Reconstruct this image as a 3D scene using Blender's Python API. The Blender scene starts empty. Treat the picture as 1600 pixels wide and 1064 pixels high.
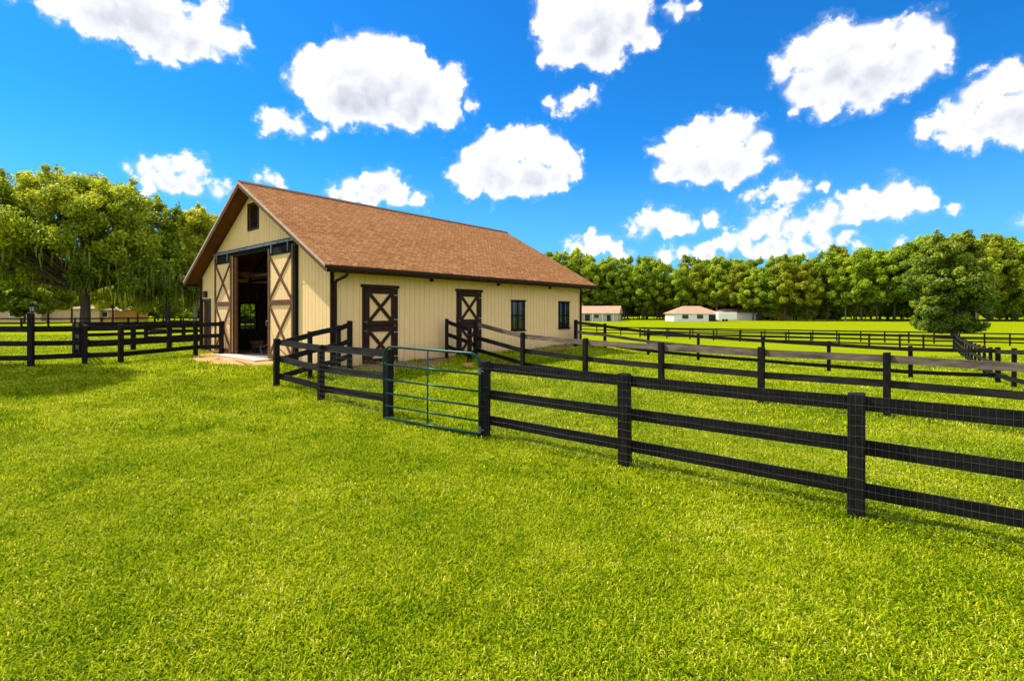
import bpy, math, random
import numpy as np
from mathutils import Vector, Matrix

# ------------------------------------------------------------------ camera, sun, sky
SC = bpy.context.scene
COL = SC.collection
F, HZ = 757.0, 487.3            # photograph: focal length in px (1600 wide), horizon row
CAMZ = 2.0
cam = bpy.data.cameras.new('camera')
cam.sensor_width = 36.0
cam.lens = F / 1600 * 36
cam.shift_y = (HZ - 532) / 1600
cam.clip_start, cam.clip_end = 0.05, 6000
camo = bpy.data.objects.new('camera', cam)
COL.objects.link(camo)
camo.location = (0, 0, CAMZ)
camo.rotation_euler = (math.radians(90), 0, 0)
SC.camera = camo

SUN_EL = math.radians(55.5)
SUN_AZ = math.atan2(-0.94, 0.34)      # clockwise from +Y
SD = Vector((math.sin(SUN_AZ) * math.cos(SUN_EL), math.cos(SUN_AZ) * math.cos(SUN_EL), math.sin(SUN_EL)))
sl = bpy.data.lights.new('sun', 'SUN')
sl.energy = 4.3
sl.angle = math.radians(0.55)
sl.color = (1.0, 0.945, 0.86)
so = bpy.data.objects.new('sun', sl)
so.rotation_euler = (-SD).to_track_quat('-Z', 'Y').to_euler()
so.location = (-20, 5, 30)
COL.objects.link(so)

SC.view_settings.view_transform = 'Standard'
SC.view_settings.look = 'None'
SC.view_settings.exposure = 0.86
SC.view_settings.gamma = 1
SC.render.engine = 'CYCLES'
cy = SC.cycles
cy.max_bounces = 6
cy.diffuse_bounces = 3
cy.glossy_bounces = 2
cy.transmission_bounces = 3
cy.transparent_max_bounces = 6
cy.use_adaptive_sampling = True
cy.adaptive_threshold = 0.015
cy.caustics_reflective = cy.caustics_refractive = False
try:
    cy.use_denoising = True
except Exception:
    pass


def pdir(px, py):
    return Vector(((px - 800) / F, 1, (HZ - py) / F)).normalized()


CLOUDS = [  # (px, py, r) lobes of the cumulus clouds
 (110,10,38),(165,20,60),(235,30,66),(255,72,36),(300,60,40),(350,62,32),(330,18,28),(374,62,16),(86,14,18),(215,-15,70),
 (500,118,46),(545,100,45),(585,97,46),(622,112,48),(590,150,50),(530,152,48),(470,130,20),(665,138,43),(705,135,30),(690,168,34),(640,168,36),(560,165,38),(500,160,30),(428,193,19),(465,199,17),(500,206,12),(738,168,11),
 (870,20,40),(920,20,52),(975,25,50),(940,68,46),(880,72,38),(1005,60,27),(1020,66,16),(942,96,20),(1058,12,16),(1082,8,14),(850,92,12),
 (860,166,12),(886,160,15),(906,157,14),(925,148,9),
 (715,275,20),(745,255,30),(770,237,30),(800,227,31),(830,227,32),(860,237,28),(885,250,24),(902,265,13),(780,278,36),(830,282,34),(870,280,22),(735,288,24),
 (193,262,11),(225,262,20),(255,254,19),(280,254,19),(305,265,21),(260,284,25),(300,288,20),(335,297,14),(350,290,9),(230,286,17),
 (523,302,13),(550,290,20),(580,280,19),(600,290,25),(625,304,20),(655,315,14),(575,308,20),(545,306,16),
 (400,281,12),(420,286,12),(438,291,9),
 (1035,235,18),(1065,225,28),(1095,207,27),(1130,200,27),(1160,202,25),(1185,225,25),(1060,263,26),(1100,263,32),(1145,260,32),(1120,235,32),(1075,240,24),(1175,253,25),(1210,250,12),(1038,268,16),
 (1222,110,21),(1255,85,33),(1290,60,34),(1310,45,23),(1340,70,41),(1375,55,33),(1430,45,36),(1460,55,28),(1478,88,22),(1430,93,43),(1370,113,46),(1310,123,46),(1300,95,36),(1260,138,36),(1290,163,28),(1350,146,34),(1410,122,32),(1242,175,12),(1488,58,12),
 (1440,205,18),(1470,195,27),(1500,175,31),(1530,147,32),(1555,127,27),(1590,130,36),(1560,185,40),(1605,188,45),(1520,206,30),(1480,222,16),(1590,205,32),(1650,160,60),
 (990,358,12),(1015,346,19),(1040,342,20),(1065,350,18),(1085,356,11),(1112,351,13),(1040,360,14),(1010,364,10),
 (1167,307,10),(1190,307,9),(1215,300,17),(1235,293,17),(1250,302,11),(1280,293,13),
 (1180,362,15),(1212,361,16),(1250,362,16),(1288,355,17),(1325,345,19),(1362,332,22),(1402,318,22),(1440,324,16),(1230,300,12),(1100,400,14),(1185,390,14),(1220,392,14),(1265,386,12),
 (1190,350,17),(1215,341,17),(1240,349,19),(1270,343,20),(1295,335,19),(1330,320,23),(1360,309,25),(1395,300,27),(1430,311,21),(1455,317,12),(1350,336,19),(1400,326,20),(1300,348,14),(1490,325,8),
 (900,388,14),(925,375,17),(945,380,17),(965,391,14),(985,397,8),(920,393,13),
 (1040,405,16),(1070,395,15),(1100,395,17),(1135,385,18),(1165,385,17),(1205,385,20),(1250,385,15),(1290,376,16),(1320,372,12),(1350,388,12),(1410,386,11),(1590,347,13),(1612,345,20),
 (-4,310,18),(-4,355,14),(8,2,8),
]
GREY = [  # softly shaded undersides
 (200,50,60),(290,90,50),(560,168,52),(640,178,50),(930,72,48),(975,60,34),(790,292,42),(850,290,38),(262,294,34),(310,296,26),(590,312,30),
 (1090,276,36),(1150,276,34),(1320,140,60),(1400,120,46),(1260,160,34),(1500,215,50),(1580,215,56),(1040,366,26),(1240,306,14),
 (1260,356,34),(1380,332,34),(1420,326,26),(925,396,24),(1110,402,40),(1220,396,34),(885,168,12),
]


def chord_r(px, py, r):
    d = pdir(px, py)
    return r / F * (d.y ** 1.5)


def build_world():
    w = bpy.data.worlds.new('World')
    SC.world = w
    w.use_nodes = True
    try:
        w.cycles.sampling_method = 'MANUAL'
        w.cycles.sample_map_resolution = 256
    except Exception:
        pass
    nt = w.node_tree
    N, L = nt.nodes, nt.links
    N.clear()
    out = N.new('ShaderNodeOutputWorld')
    bg = N.new('ShaderNodeBackground')
    L.new(bg.outputs[0], out.inputs[0])
    bg.inputs[1].default_value = 0.12
    sky = N.new('ShaderNodeTexSky')
    sky.sky_type = 'NISHITA'
    sky.sun_disc = False
    sky.sun_elevation = SUN_EL
    sky.sun_rotation = SUN_AZ
    sky.air_density = 1.0
    sky.dust_density = 0.25
    sky.ozone_density = 3.0
    hs = N.new('ShaderNodeHueSaturation')
    hs.inputs['Saturation'].default_value = SKY_SAT
    hs.inputs['Value'].default_value = SKY_VAL
    L.new(sky.outputs[0], hs.inputs['Color'])
    tc = N.new('ShaderNodeTexCoord')
    D = tc.outputs['Generated']

    def math_(op, a, b=None, c=None, clamp=False):
        n = N.new('ShaderNodeMath'); n.operation = op; n.use_clamp = clamp
        for i, v in enumerate((a, b, c)):
            if v is None: continue
            if isinstance(v, (int, float)): n.inputs[i].default_value = v
            else: L.new(v, n.inputs[i])
        return n.outputs[0]

    def noise(scale, detail, rough, vec=None, off=None):
        v = vec or D
        if off:
            a = N.new('ShaderNodeVectorMath'); a.operation = 'ADD'
            L.new(v, a.inputs[0]); a.inputs[1].default_value = off
            v = a.outputs[0]
        n = N.new('ShaderNodeTexNoise')
        n.inputs['Scale'].default_value = scale
        n.inputs['Detail'].default_value = detail
        n.inputs['Roughness'].default_value = rough
        L.new(v, n.inputs['Vector'])
        return n

    # domain warp so that the lobes are not round
    wn = noise(16, 3, 0.55)
    wv = N.new('ShaderNodeVectorMath'); wv.operation = 'SUBTRACT'
    L.new(wn.outputs['Color'], wv.inputs[0]); wv.inputs[1].default_value = (.5, .5, .5)
    ws = N.new('ShaderNodeVectorMath'); ws.operation = 'MULTIPLY_ADD'
    L.new(wv.outputs[0], ws.inputs[0]); ws.inputs[1].default_value = (.042, .042, .042)
    L.new(D, ws.inputs[2])
    P = ws.outputs[0]
    sd = None
    for (px, py, r) in CLOUDS:
        d = N.new('ShaderNodeVectorMath'); d.operation = 'DISTANCE'
        L.new(P, d.inputs[0]); d.inputs[1].default_value = pdir(px, py)
        v = math_('SUBTRACT', d.outputs['Value'], chord_r(px, py, r + (3.0 if py > 230 else 2.5)))
        sd = v if sd is None else math_('SMOOTH_MIN', sd, v, 0.014)
    g = None
    for (px, py, r) in GREY:
        d = N.new('ShaderNodeVectorMath'); d.operation = 'DISTANCE'
        L.new(P, d.inputs[0]); d.inputs[1].default_value = pdir(px, py)
        v = math_('MULTIPLY_ADD', d.outputs['Value'], -1 / chord_r(px, py, r * 1.35), 1.0)
        g = v if g is None else math_('MAXIMUM', g, v)
    n1 = noise(34, 5, 0.62)
    n2 = noise(95, 4, 0.6)
    vo = N.new('ShaderNodeTexVoronoi'); vo.feature = 'SMOOTH_F1'; vo.inputs['Scale'].default_value = 36
    vo.inputs['Smoothness'].default_value = 0.35; vo.inputs['Detail'].default_value = 1.0
    L.new(P, vo.inputs['Vector'])
    bil = math_('SUBTRACT', vo.outputs['Distance'], 0.56)
    sd0 = math_('ADD', sd, 0.007)
    sd = math_('MULTIPLY_ADD', bil, 0.016, sd)
    f = math_('MULTIPLY_ADD', math_('SUBTRACT', n1.outputs['Fac'], 0.5), 0.046, sd)
    f = math_('MULTIPLY_ADD', math_('SUBTRACT', n2.outputs['Fac'], 0.5), 0.016, f)
    f = math_('SMOOTH_MIN', f, sd0, 0.006)
    # unseen broken cumulus added behind and overhead as fill light
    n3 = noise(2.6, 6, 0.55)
    rear_fill = math_('SUBTRACT', 0.475, n3.outputs['Fac'])
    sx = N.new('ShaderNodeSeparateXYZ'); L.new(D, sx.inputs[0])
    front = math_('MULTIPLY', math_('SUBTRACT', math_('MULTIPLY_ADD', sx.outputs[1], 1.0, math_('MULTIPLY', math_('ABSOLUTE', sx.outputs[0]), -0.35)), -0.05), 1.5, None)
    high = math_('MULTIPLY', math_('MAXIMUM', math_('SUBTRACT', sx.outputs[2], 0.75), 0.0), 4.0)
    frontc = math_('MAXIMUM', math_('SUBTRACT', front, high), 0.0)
    rear_fill = math_('ADD', rear_fill, frontc)
    f = math_('SMOOTH_MIN', f, rear_fill, 0.01)
    mr = N.new('ShaderNodeMapRange'); mr.interpolation_type = 'SMOOTHSTEP'
    L.new(f, mr.inputs['Value'])
    mr.inputs['From Min'].default_value = 0.0035
    mr.inputs['From Max'].default_value = -0.009
    veil = N.new('ShaderNodeMapRange'); veil.interpolation_type = 'SMOOTHSTEP'
    L.new(f, veil.inputs['Value'])
    veil.inputs['From Min'].default_value = 0.010; veil.inputs['From Max'].default_value = 0.0
    veil.inputs['To Max'].default_value = 0.10
    alpha = math_('MAXIMUM', mr.outputs[0], math_('MULTIPLY', veil.outputs[0], math_('MULTIPLY', wn.outputs['Fac'], 1.6)), None, True)
    # thin haze of cloud scraps
    # shading of the cloud body
    n4 = noise(20, 5, 0.6)
    n5 = noise(20, 5, 0.6, off=(-0.012, 0, 0.018))
    bump = math_('SUBTRACT', n5.outputs['Fac'], n4.outputs['Fac'])
    g0 = math_('MAXIMUM', g, 0.0)
    gg = math_('MULTIPLY', math_('SQRT', g0), math_('MULTIPLY_ADD', n4.outputs['Fac'], 0.7, 0.42))
    depth = N.new('ShaderNodeMapRange'); L.new(f, depth.inputs['Value'])
    depth.inputs['From Min'].default_value = -0.004; depth.inputs['From Max'].default_value = -0.03
    sh = math_('ADD', math_('MULTIPLY', gg, depth.outputs[0]), math_('MULTIPLY_ADD', bil, 0.30, math_('MULTIPLY', bump, 1.0)), None, True)
    mc = N.new('ShaderNodeMix'); mc.data_type = 'RGBA'
    L.new(sh, mc.inputs['Factor'])
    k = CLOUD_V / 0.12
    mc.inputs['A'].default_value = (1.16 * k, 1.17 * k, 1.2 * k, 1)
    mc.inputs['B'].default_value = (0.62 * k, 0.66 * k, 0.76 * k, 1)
    # added clouds behind the camera brightened as fill; horizon pales
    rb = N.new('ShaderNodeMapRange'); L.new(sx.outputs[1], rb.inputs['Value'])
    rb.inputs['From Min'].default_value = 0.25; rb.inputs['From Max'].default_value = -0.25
    rb.inputs['To Min'].default_value = 1.0; rb.inputs['To Max'].default_value = REAR_FILL
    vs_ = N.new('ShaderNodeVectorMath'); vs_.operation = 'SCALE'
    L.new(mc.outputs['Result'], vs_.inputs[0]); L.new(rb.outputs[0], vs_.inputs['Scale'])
    mx = N.new('ShaderNodeMix'); mx.data_type = 'RGBA'
    L.new(alpha, mx.inputs['Factor'])
    tint = N.new('ShaderNodeMix'); tint.data_type = 'RGBA'; tint.blend_type = 'MULTIPLY'
    tint.inputs['Factor'].default_value = 1.0
    L.new(hs.outputs[0], tint.inputs['A']); tint.inputs['B'].default_value = SKY_TINT
    hz_ = N.new('ShaderNodeMapRange'); hz_.interpolation_type = 'SMOOTHSTEP'
    L.new(sx.outputs[2], hz_.inputs['Value'])
    hz_.inputs['From Min'].default_value = 0.34; hz_.inputs['From Max'].default_value = -0.02
    hz_.inputs['To Max'].default_value = 0.72
    hm = N.new('ShaderNodeMix'); hm.data_type = 'RGBA'
    L.new(hz_.outputs[0], hm.inputs['Factor']); L.new(tint.outputs['Result'], hm.inputs['A'])
    k2 = 0.574 / 0.12
    hm.inputs['B'].default_value = (0.22 * k2, 0.56 * k2, 1.0 * k2, 1)
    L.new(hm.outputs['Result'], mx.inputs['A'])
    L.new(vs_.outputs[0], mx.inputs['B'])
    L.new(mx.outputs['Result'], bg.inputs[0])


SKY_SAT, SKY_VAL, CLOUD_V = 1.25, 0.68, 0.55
REAR_FILL = 1.45  # brightness boost of the added clouds behind the camera, for fill
SKY_TINT = (0.20, 0.97, 1.38, 1)
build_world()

# ------------------------------------------------------------------ helpers
rng = np.random.default_rng(7)
random.seed(7)


class MB:
    def __init__(self):
        self.v, self.f, self.uv = [], [], None

    def box(self, x0, x1, y0, y1, z0, z1):
        if x0 > x1: x0, x1 = x1, x0
        if y0 > y1: y0, y1 = y1, y0
        if z0 > z1: z0, z1 = z1, z0
        n = len(self.v)
        self.v += [(x0,y0,z0),(x1,y0,z0),(x1,y1,z0),(x0,y1,z0),(x0,y0,z1),(x1,y0,z1),(x1,y1,z1),(x0,y1,z1)]
        self.f += [(n,n+3,n+2,n+1),(n+4,n+5,n+6,n+7),(n,n+1,n+5,n+4),(n+1,n+2,n+6,n+5),(n+2,n+3,n+7,n+6),(n+3,n,n+4,n+7)]
        return self

    def hexa(self, pts):   # 8 points: bottom ring then top ring
        n = len(self.v)
        self.v += [tuple(p) for p in pts]
        self.f += [(n,n+3,n+2,n+1),(n+4,n+5,n+6,n+7),(n,n+1,n+5,n+4),(n+1,n+2,n+6,n+5),(n+2,n+3,n+7,n+6),(n+3,n,n+4,n+7)]
        return self

    def bar(self, a, b, w, h, up=(0, 0, 1)):  # board from a to b: w sideways, h along up
        a, b, up = Vector(a), Vector(b), Vector(up)
        d = (b - a).normalized()
        s = d.cross(up).normalized()
        u = s.cross(d).normalized()
        p = [a - s*w/2 - u*h/2, b - s*w/2 - u*h/2, b + s*w/2 - u*h/2, a + s*w/2 - u*h/2,
             a - s*w/2 + u*h/2, b - s*w/2 + u*h/2, b + s*w/2 + u*h/2, a + s*w/2 + u*h/2]
        return self.hexa(p)

    def tube(self, pts, rad, seg=8, cap=True):
        pts = [Vector(p) for p in pts]
        if not hasattr(rad, '__len__'): rad = [rad] * len(pts)
        rings = []
        prev = None
        for i, p in enumerate(pts):
            if i == 0: d = pts[1] - p
            elif i == len(pts) - 1: d = p - pts[i-1]
            else: d = (pts[i+1] - pts[i-1])
            d.normalize()
            if prev is None:
                r = d.cross(Vector((0, 0, 1)))
                if r.length < 0.1: r = d.cross(Vector((1, 0, 0)))
            else:
                r = prev - d * prev.dot(d)
            r.normalize(); prev = r
            u = d.cross(r)
            n = len(self.v)
            for k in range(seg):
                a = 2 * math.pi * k / seg
                self.v.append(tuple(p + r * math.cos(a) * rad[i] + u * math.sin(a) * rad[i]))
            rings.append(n)
        for a, b in zip(rings, rings[1:]):
            for k in range(seg):
                k2 = (k + 1) % seg
                self.f.append((a+k, a+k2, b+k2, b+k))
        if cap:
            self.f.append(tuple(rings[0] + k for k in reversed(range(seg))))
            self.f.append(tuple(rings[-1] + k for k in range(seg)))
        return self

    def mesh(self, name, mat, smooth=False):
        me = bpy.data.meshes.new(name)
        me.from_pydata(self.v, [], self.f)
        me.validate()
        if mat: me.materials.append(mat)
        if smooth:
            me.polygons.foreach_set('use_smooth', [True] * len(me.polygons))
        return me

    def build(self, name, mat, parent=None, smooth=False, bevel=0):
        o = bpy.data.objects.new(name, self.mesh(name, mat, smooth))
        COL.objects.link(o)
        if parent: o.parent = parent
        if bevel:
            m = o.modifiers.new('bevel', 'BEVEL'); m.width = bevel; m.segments = 1
            m.limit_method = 'ANGLE'
        return o


def link(name, me, parent=None):
    o = bpy.data.objects.new(name, me)
    COL.objects.link(o)
    if parent: o.parent = parent
    return o


def tag(o, label=None, cat=None, group=None, kind=None):
    if label: o['label'] = label
    if cat: o['category'] = cat
    if group: o['group'] = group
    if kind: o['kind'] = kind
    return o


def empty(name, loc, rz=0, label=None, cat=None, group=None):
    o = bpy.data.objects.new(name, None)
    COL.objects.link(o)
    o.empty_display_size = 0.3
    o.location = loc; o.rotation_euler = (0, 0, rz)
    return tag(o, label, cat, group)


def copy_tree(o, parent=None):
    c = o.copy(); COL.objects.link(c)
    if parent: c.parent = parent
    for ch in list(o.children): copy_tree(ch, c)
    return c


# ------------------------------------------------------------------ materials
def mat_base(name):
    m = bpy.data.materials.new(name)
    m.use_nodes = True
    nt = m.node_tree
    b = nt.nodes['Principled BSDF']
    return m, nt, b


def ramp(nt, src, stops):
    r = nt.nodes.new('ShaderNodeValToRGB')
    cr = r.color_ramp
    while len(cr.elements) < len(stops): cr.elements.new(0.5)
    for e, (p, c) in zip(cr.elements, stops):
        e.position = p; e.color = (*c, 1) if len(c) == 3 else c
    nt.links.new(src, r.inputs[0])
    return r


def tnoise(nt, scale, detail=4, rough=.55, coord='Object', stretch=None):
    tc = nt.nodes.new('ShaderNodeTexCoord')
    v = tc.outputs[coord]
    if stretch:
        mp = nt.nodes.new('ShaderNodeMapping'); mp.inputs['Scale'].default_value = stretch
        nt.links.new(v, mp.inputs[0]); v = mp.outputs[0]
    n = nt.nodes.new('ShaderNodeTexNoise')
    n.inputs['Scale'].default_value = scale
    n.inputs['Detail'].default_value = detail
    n.inputs['Roughness'].default_value = rough
    nt.links.new(v, n.inputs['Vector'])
    return n.outputs['Fac']


def mixc(nt, fac, a, b, mode='MIX'):
    m = nt.nodes.new('ShaderNodeMix'); m.data_type = 'RGBA'; m.blend_type = mode
    for s, v in (('Factor', fac), ('A', a), ('B', b)):
        if isinstance(v, tuple): m.inputs[s].default_value = (*v, 1) if len(v) == 3 else v
        elif isinstance(v, (int, float)): m.inputs[s].default_value = v
        else: nt.links.new(v, m.inputs[s])
    return m.outputs['Result']


def bump(nt, b, h, strength, dist):
    n = nt.nodes.new('ShaderNodeBump')
    n.inputs['Strength'].default_value = strength
    n.inputs['Distance'].default_value = dist
    nt.links.new(h, n.inputs['Height'])
    nt.links.new(n.outputs[0], b.inputs['Normal'])


def simple(name, c1, c2, scale=4, rough=.7, bs=.2, bd=.003, stretch=None, metal=0, spec=.12, detail=4):
    m, nt, b = mat_base(name)
    n = tnoise(nt, scale, detail, .6, 'Object', stretch)
    r = ramp(nt, n, [(.3, c1), (.7, c2)])
    nt.links.new(r.outputs[0], b.inputs['Base Color'])
    b.inputs['Roughness'].default_value = rough
    b.inputs['Metallic'].default_value = metal
    b.inputs['Specular IOR Level'].default_value = spec
    if bs: bump(nt, b, n, bs, bd)
    return m


def siding_mat():
    m, nt, b = mat_base('cream_siding')
    n1 = tnoise(nt, 1.3, 4, .6)
    n2 = tnoise(nt, 9, 5, .7, 'Object', (1, 1, .12))
    c = mixc(nt, n1, (.79, .53, .245), (.87, .61, .30))
    c2 = mixc(nt, ramp(nt, n2, [(.35, (0, 0, 0)), (.75, (.35, .35, .35))]).outputs[0], c, (.66, .42, .16))
    # dirt splash near the ground and rare stains
    tc = nt.nodes.new('ShaderNodeTexCoord')
    sp = nt.nodes.new('ShaderNodeSeparateXYZ'); nt.links.new(tc.outputs['Object'], sp.inputs[0])
    mr = nt.nodes.new('ShaderNodeMapRange'); nt.links.new(sp.outputs[2], mr.inputs[0])
    mr.inputs['From Min'].default_value = .65; mr.inputs['From Max'].default_value = 0
    mm = nt.nodes.new('ShaderNodeMath'); mm.operation = 'MULTIPLY'
    nt.links.new(mr.outputs[0], mm.inputs[0]); nt.links.new(n2, mm.inputs[1])
    c3 = mixc(nt, mm.outputs[0], c2, (.33, .24, .14))
    st = ramp(nt, tnoise(nt, 5.5, 2, .5), [(.72, (0, 0, 0)), (.78, (.5, .5, .5))])
    c4 = mixc(nt, st.outputs[0], c3, (.40, .30, .16))
    nt.links.new(c4, b.inputs['Base Color'])
    b.inputs['Roughness'].default_value = .75
    b.inputs['Specular IOR Level'].default_value = .25
    bump(nt, b, n2, .35, .004)
    return m


def shingle_mat():
    m, nt, b = mat_base('brown_shingles')
    uv = nt.nodes.new('ShaderNodeUVMap')
    br = nt.nodes.new('ShaderNodeTexBrick')
    nt.links.new(uv.outputs[0], br.inputs['Vector'])
    br.inputs['Scale'].default_value = 1
    br.inputs['Brick Width'].default_value = .21
    br.inputs['Row Height'].default_value = .125
    br.inputs['Mortar Size'].default_value = .010
    br.inputs['Mortar Smooth'].default_value = .3
    br.offset = .37; br.squash = 1
    br.inputs['Color1'].default_value = (0, 0, 0, 1)
    br.inputs['Color2'].default_value = (1, 1, 1, 1)
    br.inputs['Mortar'].default_value = (.3, .3, .3, 1)
    mp = nt.nodes.new('ShaderNodeMapping'); mp.inputs['Scale'].default_value = (2.2, 8.5, 1)
    nt.links.new(uv.outputs[0], mp.inputs[0])
    n = nt.nodes.new('ShaderNodeTexNoise'); n.inputs['Scale'].default_value = 2.2; n.inputs['Detail'].default_value = 6
    n.inputs['Roughness'].default_value = .75
    nt.links.new(mp.outputs[0], n.inputs['Vector'])
    n2 = nt.nodes.new('ShaderNodeTexNoise'); n2.inputs['Scale'].default_value = .5; n2.inputs['Detail'].default_value = 5
    nt.links.new(uv.outputs[0], n2.inputs['Vector'])
    col = ramp(nt, br.outputs['Color'], [(0, (.29, .122, .042)), (.35, (.37, .162, .058)), (.7, (.43, .196, .074)), (1, (.50, .245, .105))])
    c2 = mixc(nt, ramp(nt, n.outputs[0], [(.40, (1, 1, 1)), (.50, (0, 0, 0))]).outputs[0], col.outputs[0], (.20, .078, .026))
    c3 = mixc(nt, ramp(nt, n2.outputs[0], [(.4, (0, 0, 0)), (.75, (.2, .2, .2))]).outputs[0], c2, (.55, .26, .11))
    c4 = mixc(nt, br.outputs['Fac'], c3, (.12, .05, .024))
    nt.links.new(c4, b.inputs['Base Color'])
    b.inputs['Roughness'].default_value = .95
    b.inputs['Specular IOR Level'].default_value = .03
    # shingle courses: saw-tooth height along the slope
    sp = nt.nodes.new('ShaderNodeSeparateXYZ'); nt.links.new(uv.outputs[0], sp.inputs[0])
    mo = nt.nodes.new('ShaderNodeMath'); mo.operation = 'FRACT'
    dv = nt.nodes.new('ShaderNodeMath'); dv.operation = 'DIVIDE'; dv.inputs[1].default_value = .125
    nt.links.new(sp.outputs[1], dv.inputs[0]); nt.links.new(dv.outputs[0], mo.inputs[0])
    ad = nt.nodes.new('ShaderNodeMath'); ad.operation = 'MULTIPLY_ADD'
    nt.links.new(br.outputs['Color'], ad.inputs[0]); ad.inputs[1].default_value = .5
    inv = nt.nodes.new('ShaderNodeMath'); inv.operation = 'SUBTRACT'; inv.inputs[0].default_value = 1
    nt.links.new(mo.outputs[0], inv.inputs[1]); nt.links.new(inv.outputs[0], ad.inputs[2])
    bump(nt, b, ad.outputs[0], 1.0, .025)
    return m


def glass_mat(name='dark_glass'):
    m, nt, b = mat_base(name)
    n = tnoise(nt, 1.5, 2, .5)
    r = ramp(nt, n, [(.3, (.008, .014, .018)), (.7, (.03, .045, .055))])
    nt.links.new(r.outputs[0], b.inputs['Base Color'])
    b.inputs['Roughness'].default_value = .08
    bump(nt, b, n, .06, .02)
    return m


def clear_glass():
    m, nt, b = mat_base('clear_glass')
    nt.nodes.remove(b)
    o = nt.nodes['Material Output']
    t = nt.nodes.new('ShaderNodeBsdfTransparent'); t.inputs[0].default_value = (.82, .88, .84, 1)
    g = nt.nodes.new('ShaderNodeBsdfGlossy'); g.inputs['Roughness'].default_value = .05
    lw = nt.nodes.new('ShaderNodeFresnel'); lw.inputs[0].default_value = 1.45
    mx = nt.nodes.new('ShaderNodeMixShader')
    nt.links.new(lw.outputs[0], mx.inputs[0]); nt.links.new(t.outputs[0], mx.inputs[1]); nt.links.new(g.outputs[0], mx.inputs[2])
    nt.links.new(mx.outputs[0], o.inputs[0])
    return m


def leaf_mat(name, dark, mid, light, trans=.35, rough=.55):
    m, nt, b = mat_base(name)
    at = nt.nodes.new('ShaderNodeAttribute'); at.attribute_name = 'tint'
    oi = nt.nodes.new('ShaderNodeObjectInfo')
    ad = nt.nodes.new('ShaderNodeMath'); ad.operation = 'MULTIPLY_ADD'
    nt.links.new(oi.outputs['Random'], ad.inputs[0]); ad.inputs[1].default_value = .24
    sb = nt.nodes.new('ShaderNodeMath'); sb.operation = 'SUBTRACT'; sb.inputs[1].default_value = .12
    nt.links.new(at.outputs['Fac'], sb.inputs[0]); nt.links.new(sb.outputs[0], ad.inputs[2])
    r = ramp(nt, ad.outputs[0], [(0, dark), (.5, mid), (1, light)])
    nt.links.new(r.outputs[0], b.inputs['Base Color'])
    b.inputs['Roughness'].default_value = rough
    b.inputs['Specular IOR Level'].default_value = .3
    t = nt.nodes.new('ShaderNodeBsdfTranslucent')
    tcol = mixc(nt, 1.0, r.outputs[0], (1.3, 1.25, .5), 'MULTIPLY')
    nt.links.new(tcol, t.inputs[0])
    mx = nt.nodes.new('ShaderNodeMixShader'); mx.inputs[0].default_value = trans
    o = nt.nodes['Material Output']
    nt.links.new(b.outputs[0], mx.inputs[1]); nt.links.new(t.outputs[0], mx.inputs[2]); nt.links.new(mx.outputs[0], o.inputs[0])
    return m


G_LO, G_MID, G_HI = (.05, .12, .002), (.255, .345, .003), (.60, .58, .02)


def ground_mat():
    m, nt, b = mat_base('lawn_ground')
    big = tnoise(nt, .16, 4, .6, 'Object')
    fine = tnoise(nt, 7, 6, .75, 'Object')
    mid = tnoise(nt, 1.1, 5, .65, 'Object')
    c = ramp(nt, fine, [(.33, (.07, .11, .002)), (.48, (.19, .23, .0025)), (.62, (.29, .31, .004))]).outputs[0]
    c = mixc(nt, ramp(nt, big, [(.35, (.45, .45, .45)), (.65, (0, 0, 0))]).outputs[0], c, (.15, .20, .0025))
    c = mixc(nt, ramp(nt, mid, [(.52, (0, 0, 0)), (.75, (.45, .45, .45))]).outputs[0], c, (.30, .29, .005))
    nt.links.new(c, b.inputs['Base Color'])
    b.inputs['Roughness'].default_value = 1
    b.inputs['Specular IOR Level'].default_value = 0
    bump(nt, b, fine, .6, .05)
    return m


def grass_mat():
    m, nt, b = mat_base('grass_blades')
    ge = nt.nodes.new('ShaderNodeNewGeometry')
    def n_(scale, det=3):
        n = nt.nodes.new('ShaderNodeTexNoise'); n.inputs['Scale'].default_value = scale; n.inputs['Detail'].default_value = det
        nt.links.new(ge.outputs['Position'], n.inputs['Vector']); return n.outputs['Fac']
    oi = nt.nodes.new('ShaderNodeObjectInfo')
    at = nt.nodes.new('ShaderNodeAttribute'); at.attribute_name = 'tint'
    a = nt.nodes.new('ShaderNodeMath'); a.operation = 'MULTIPLY_ADD'
    nt.links.new(n_(.7, 5), a.inputs[0]); a.inputs[1].default_value = .75
    s = nt.nodes.new('ShaderNodeMath'); s.operation = 'MULTIPLY_ADD'
    nt.links.new(oi.outputs['Random'], s.inputs[0]); s.inputs[1].default_value = .30; s.inputs[2].default_value = -.47
    nt.links.new(s.outputs[0], a.inputs[2])
    a2 = nt.nodes.new('ShaderNodeMath'); a2.operation = 'MULTIPLY_ADD'
    nt.links.new(at.outputs['Fac'], a2.inputs[0]); a2.inputs[1].default_value = .85
    nt.links.new(a.outputs[0], a2.inputs[2])
    r = ramp(nt, a2.outputs[0], [(0.05, G_LO), (.45, G_MID), (.85, G_HI), (1.0, (.78, .68, .20))])
    nt.links.new(r.outputs[0], b.inputs['Base Color'])
    b.inputs['Roughness'].default_value = .6
    b.inputs['Specular IOR Level'].default_value = .02
    t = nt.nodes.new('ShaderNodeBsdfTranslucent')
    nt.links.new(mixc(nt, 1.0, r.outputs[0], (1.4, 1.3, .5), 'MULTIPLY'), t.inputs[0])
    mx = nt.nodes.new('ShaderNodeMixShader'); mx.inputs[0].default_value = .35
    o = nt.nodes['Material Output']
    nt.links.new(b.outputs[0], mx.inputs[1]); nt.links.new(t.outputs[0], mx.inputs[2]); nt.links.new(mx.outputs[0], o.inputs[0])
    return m


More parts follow.
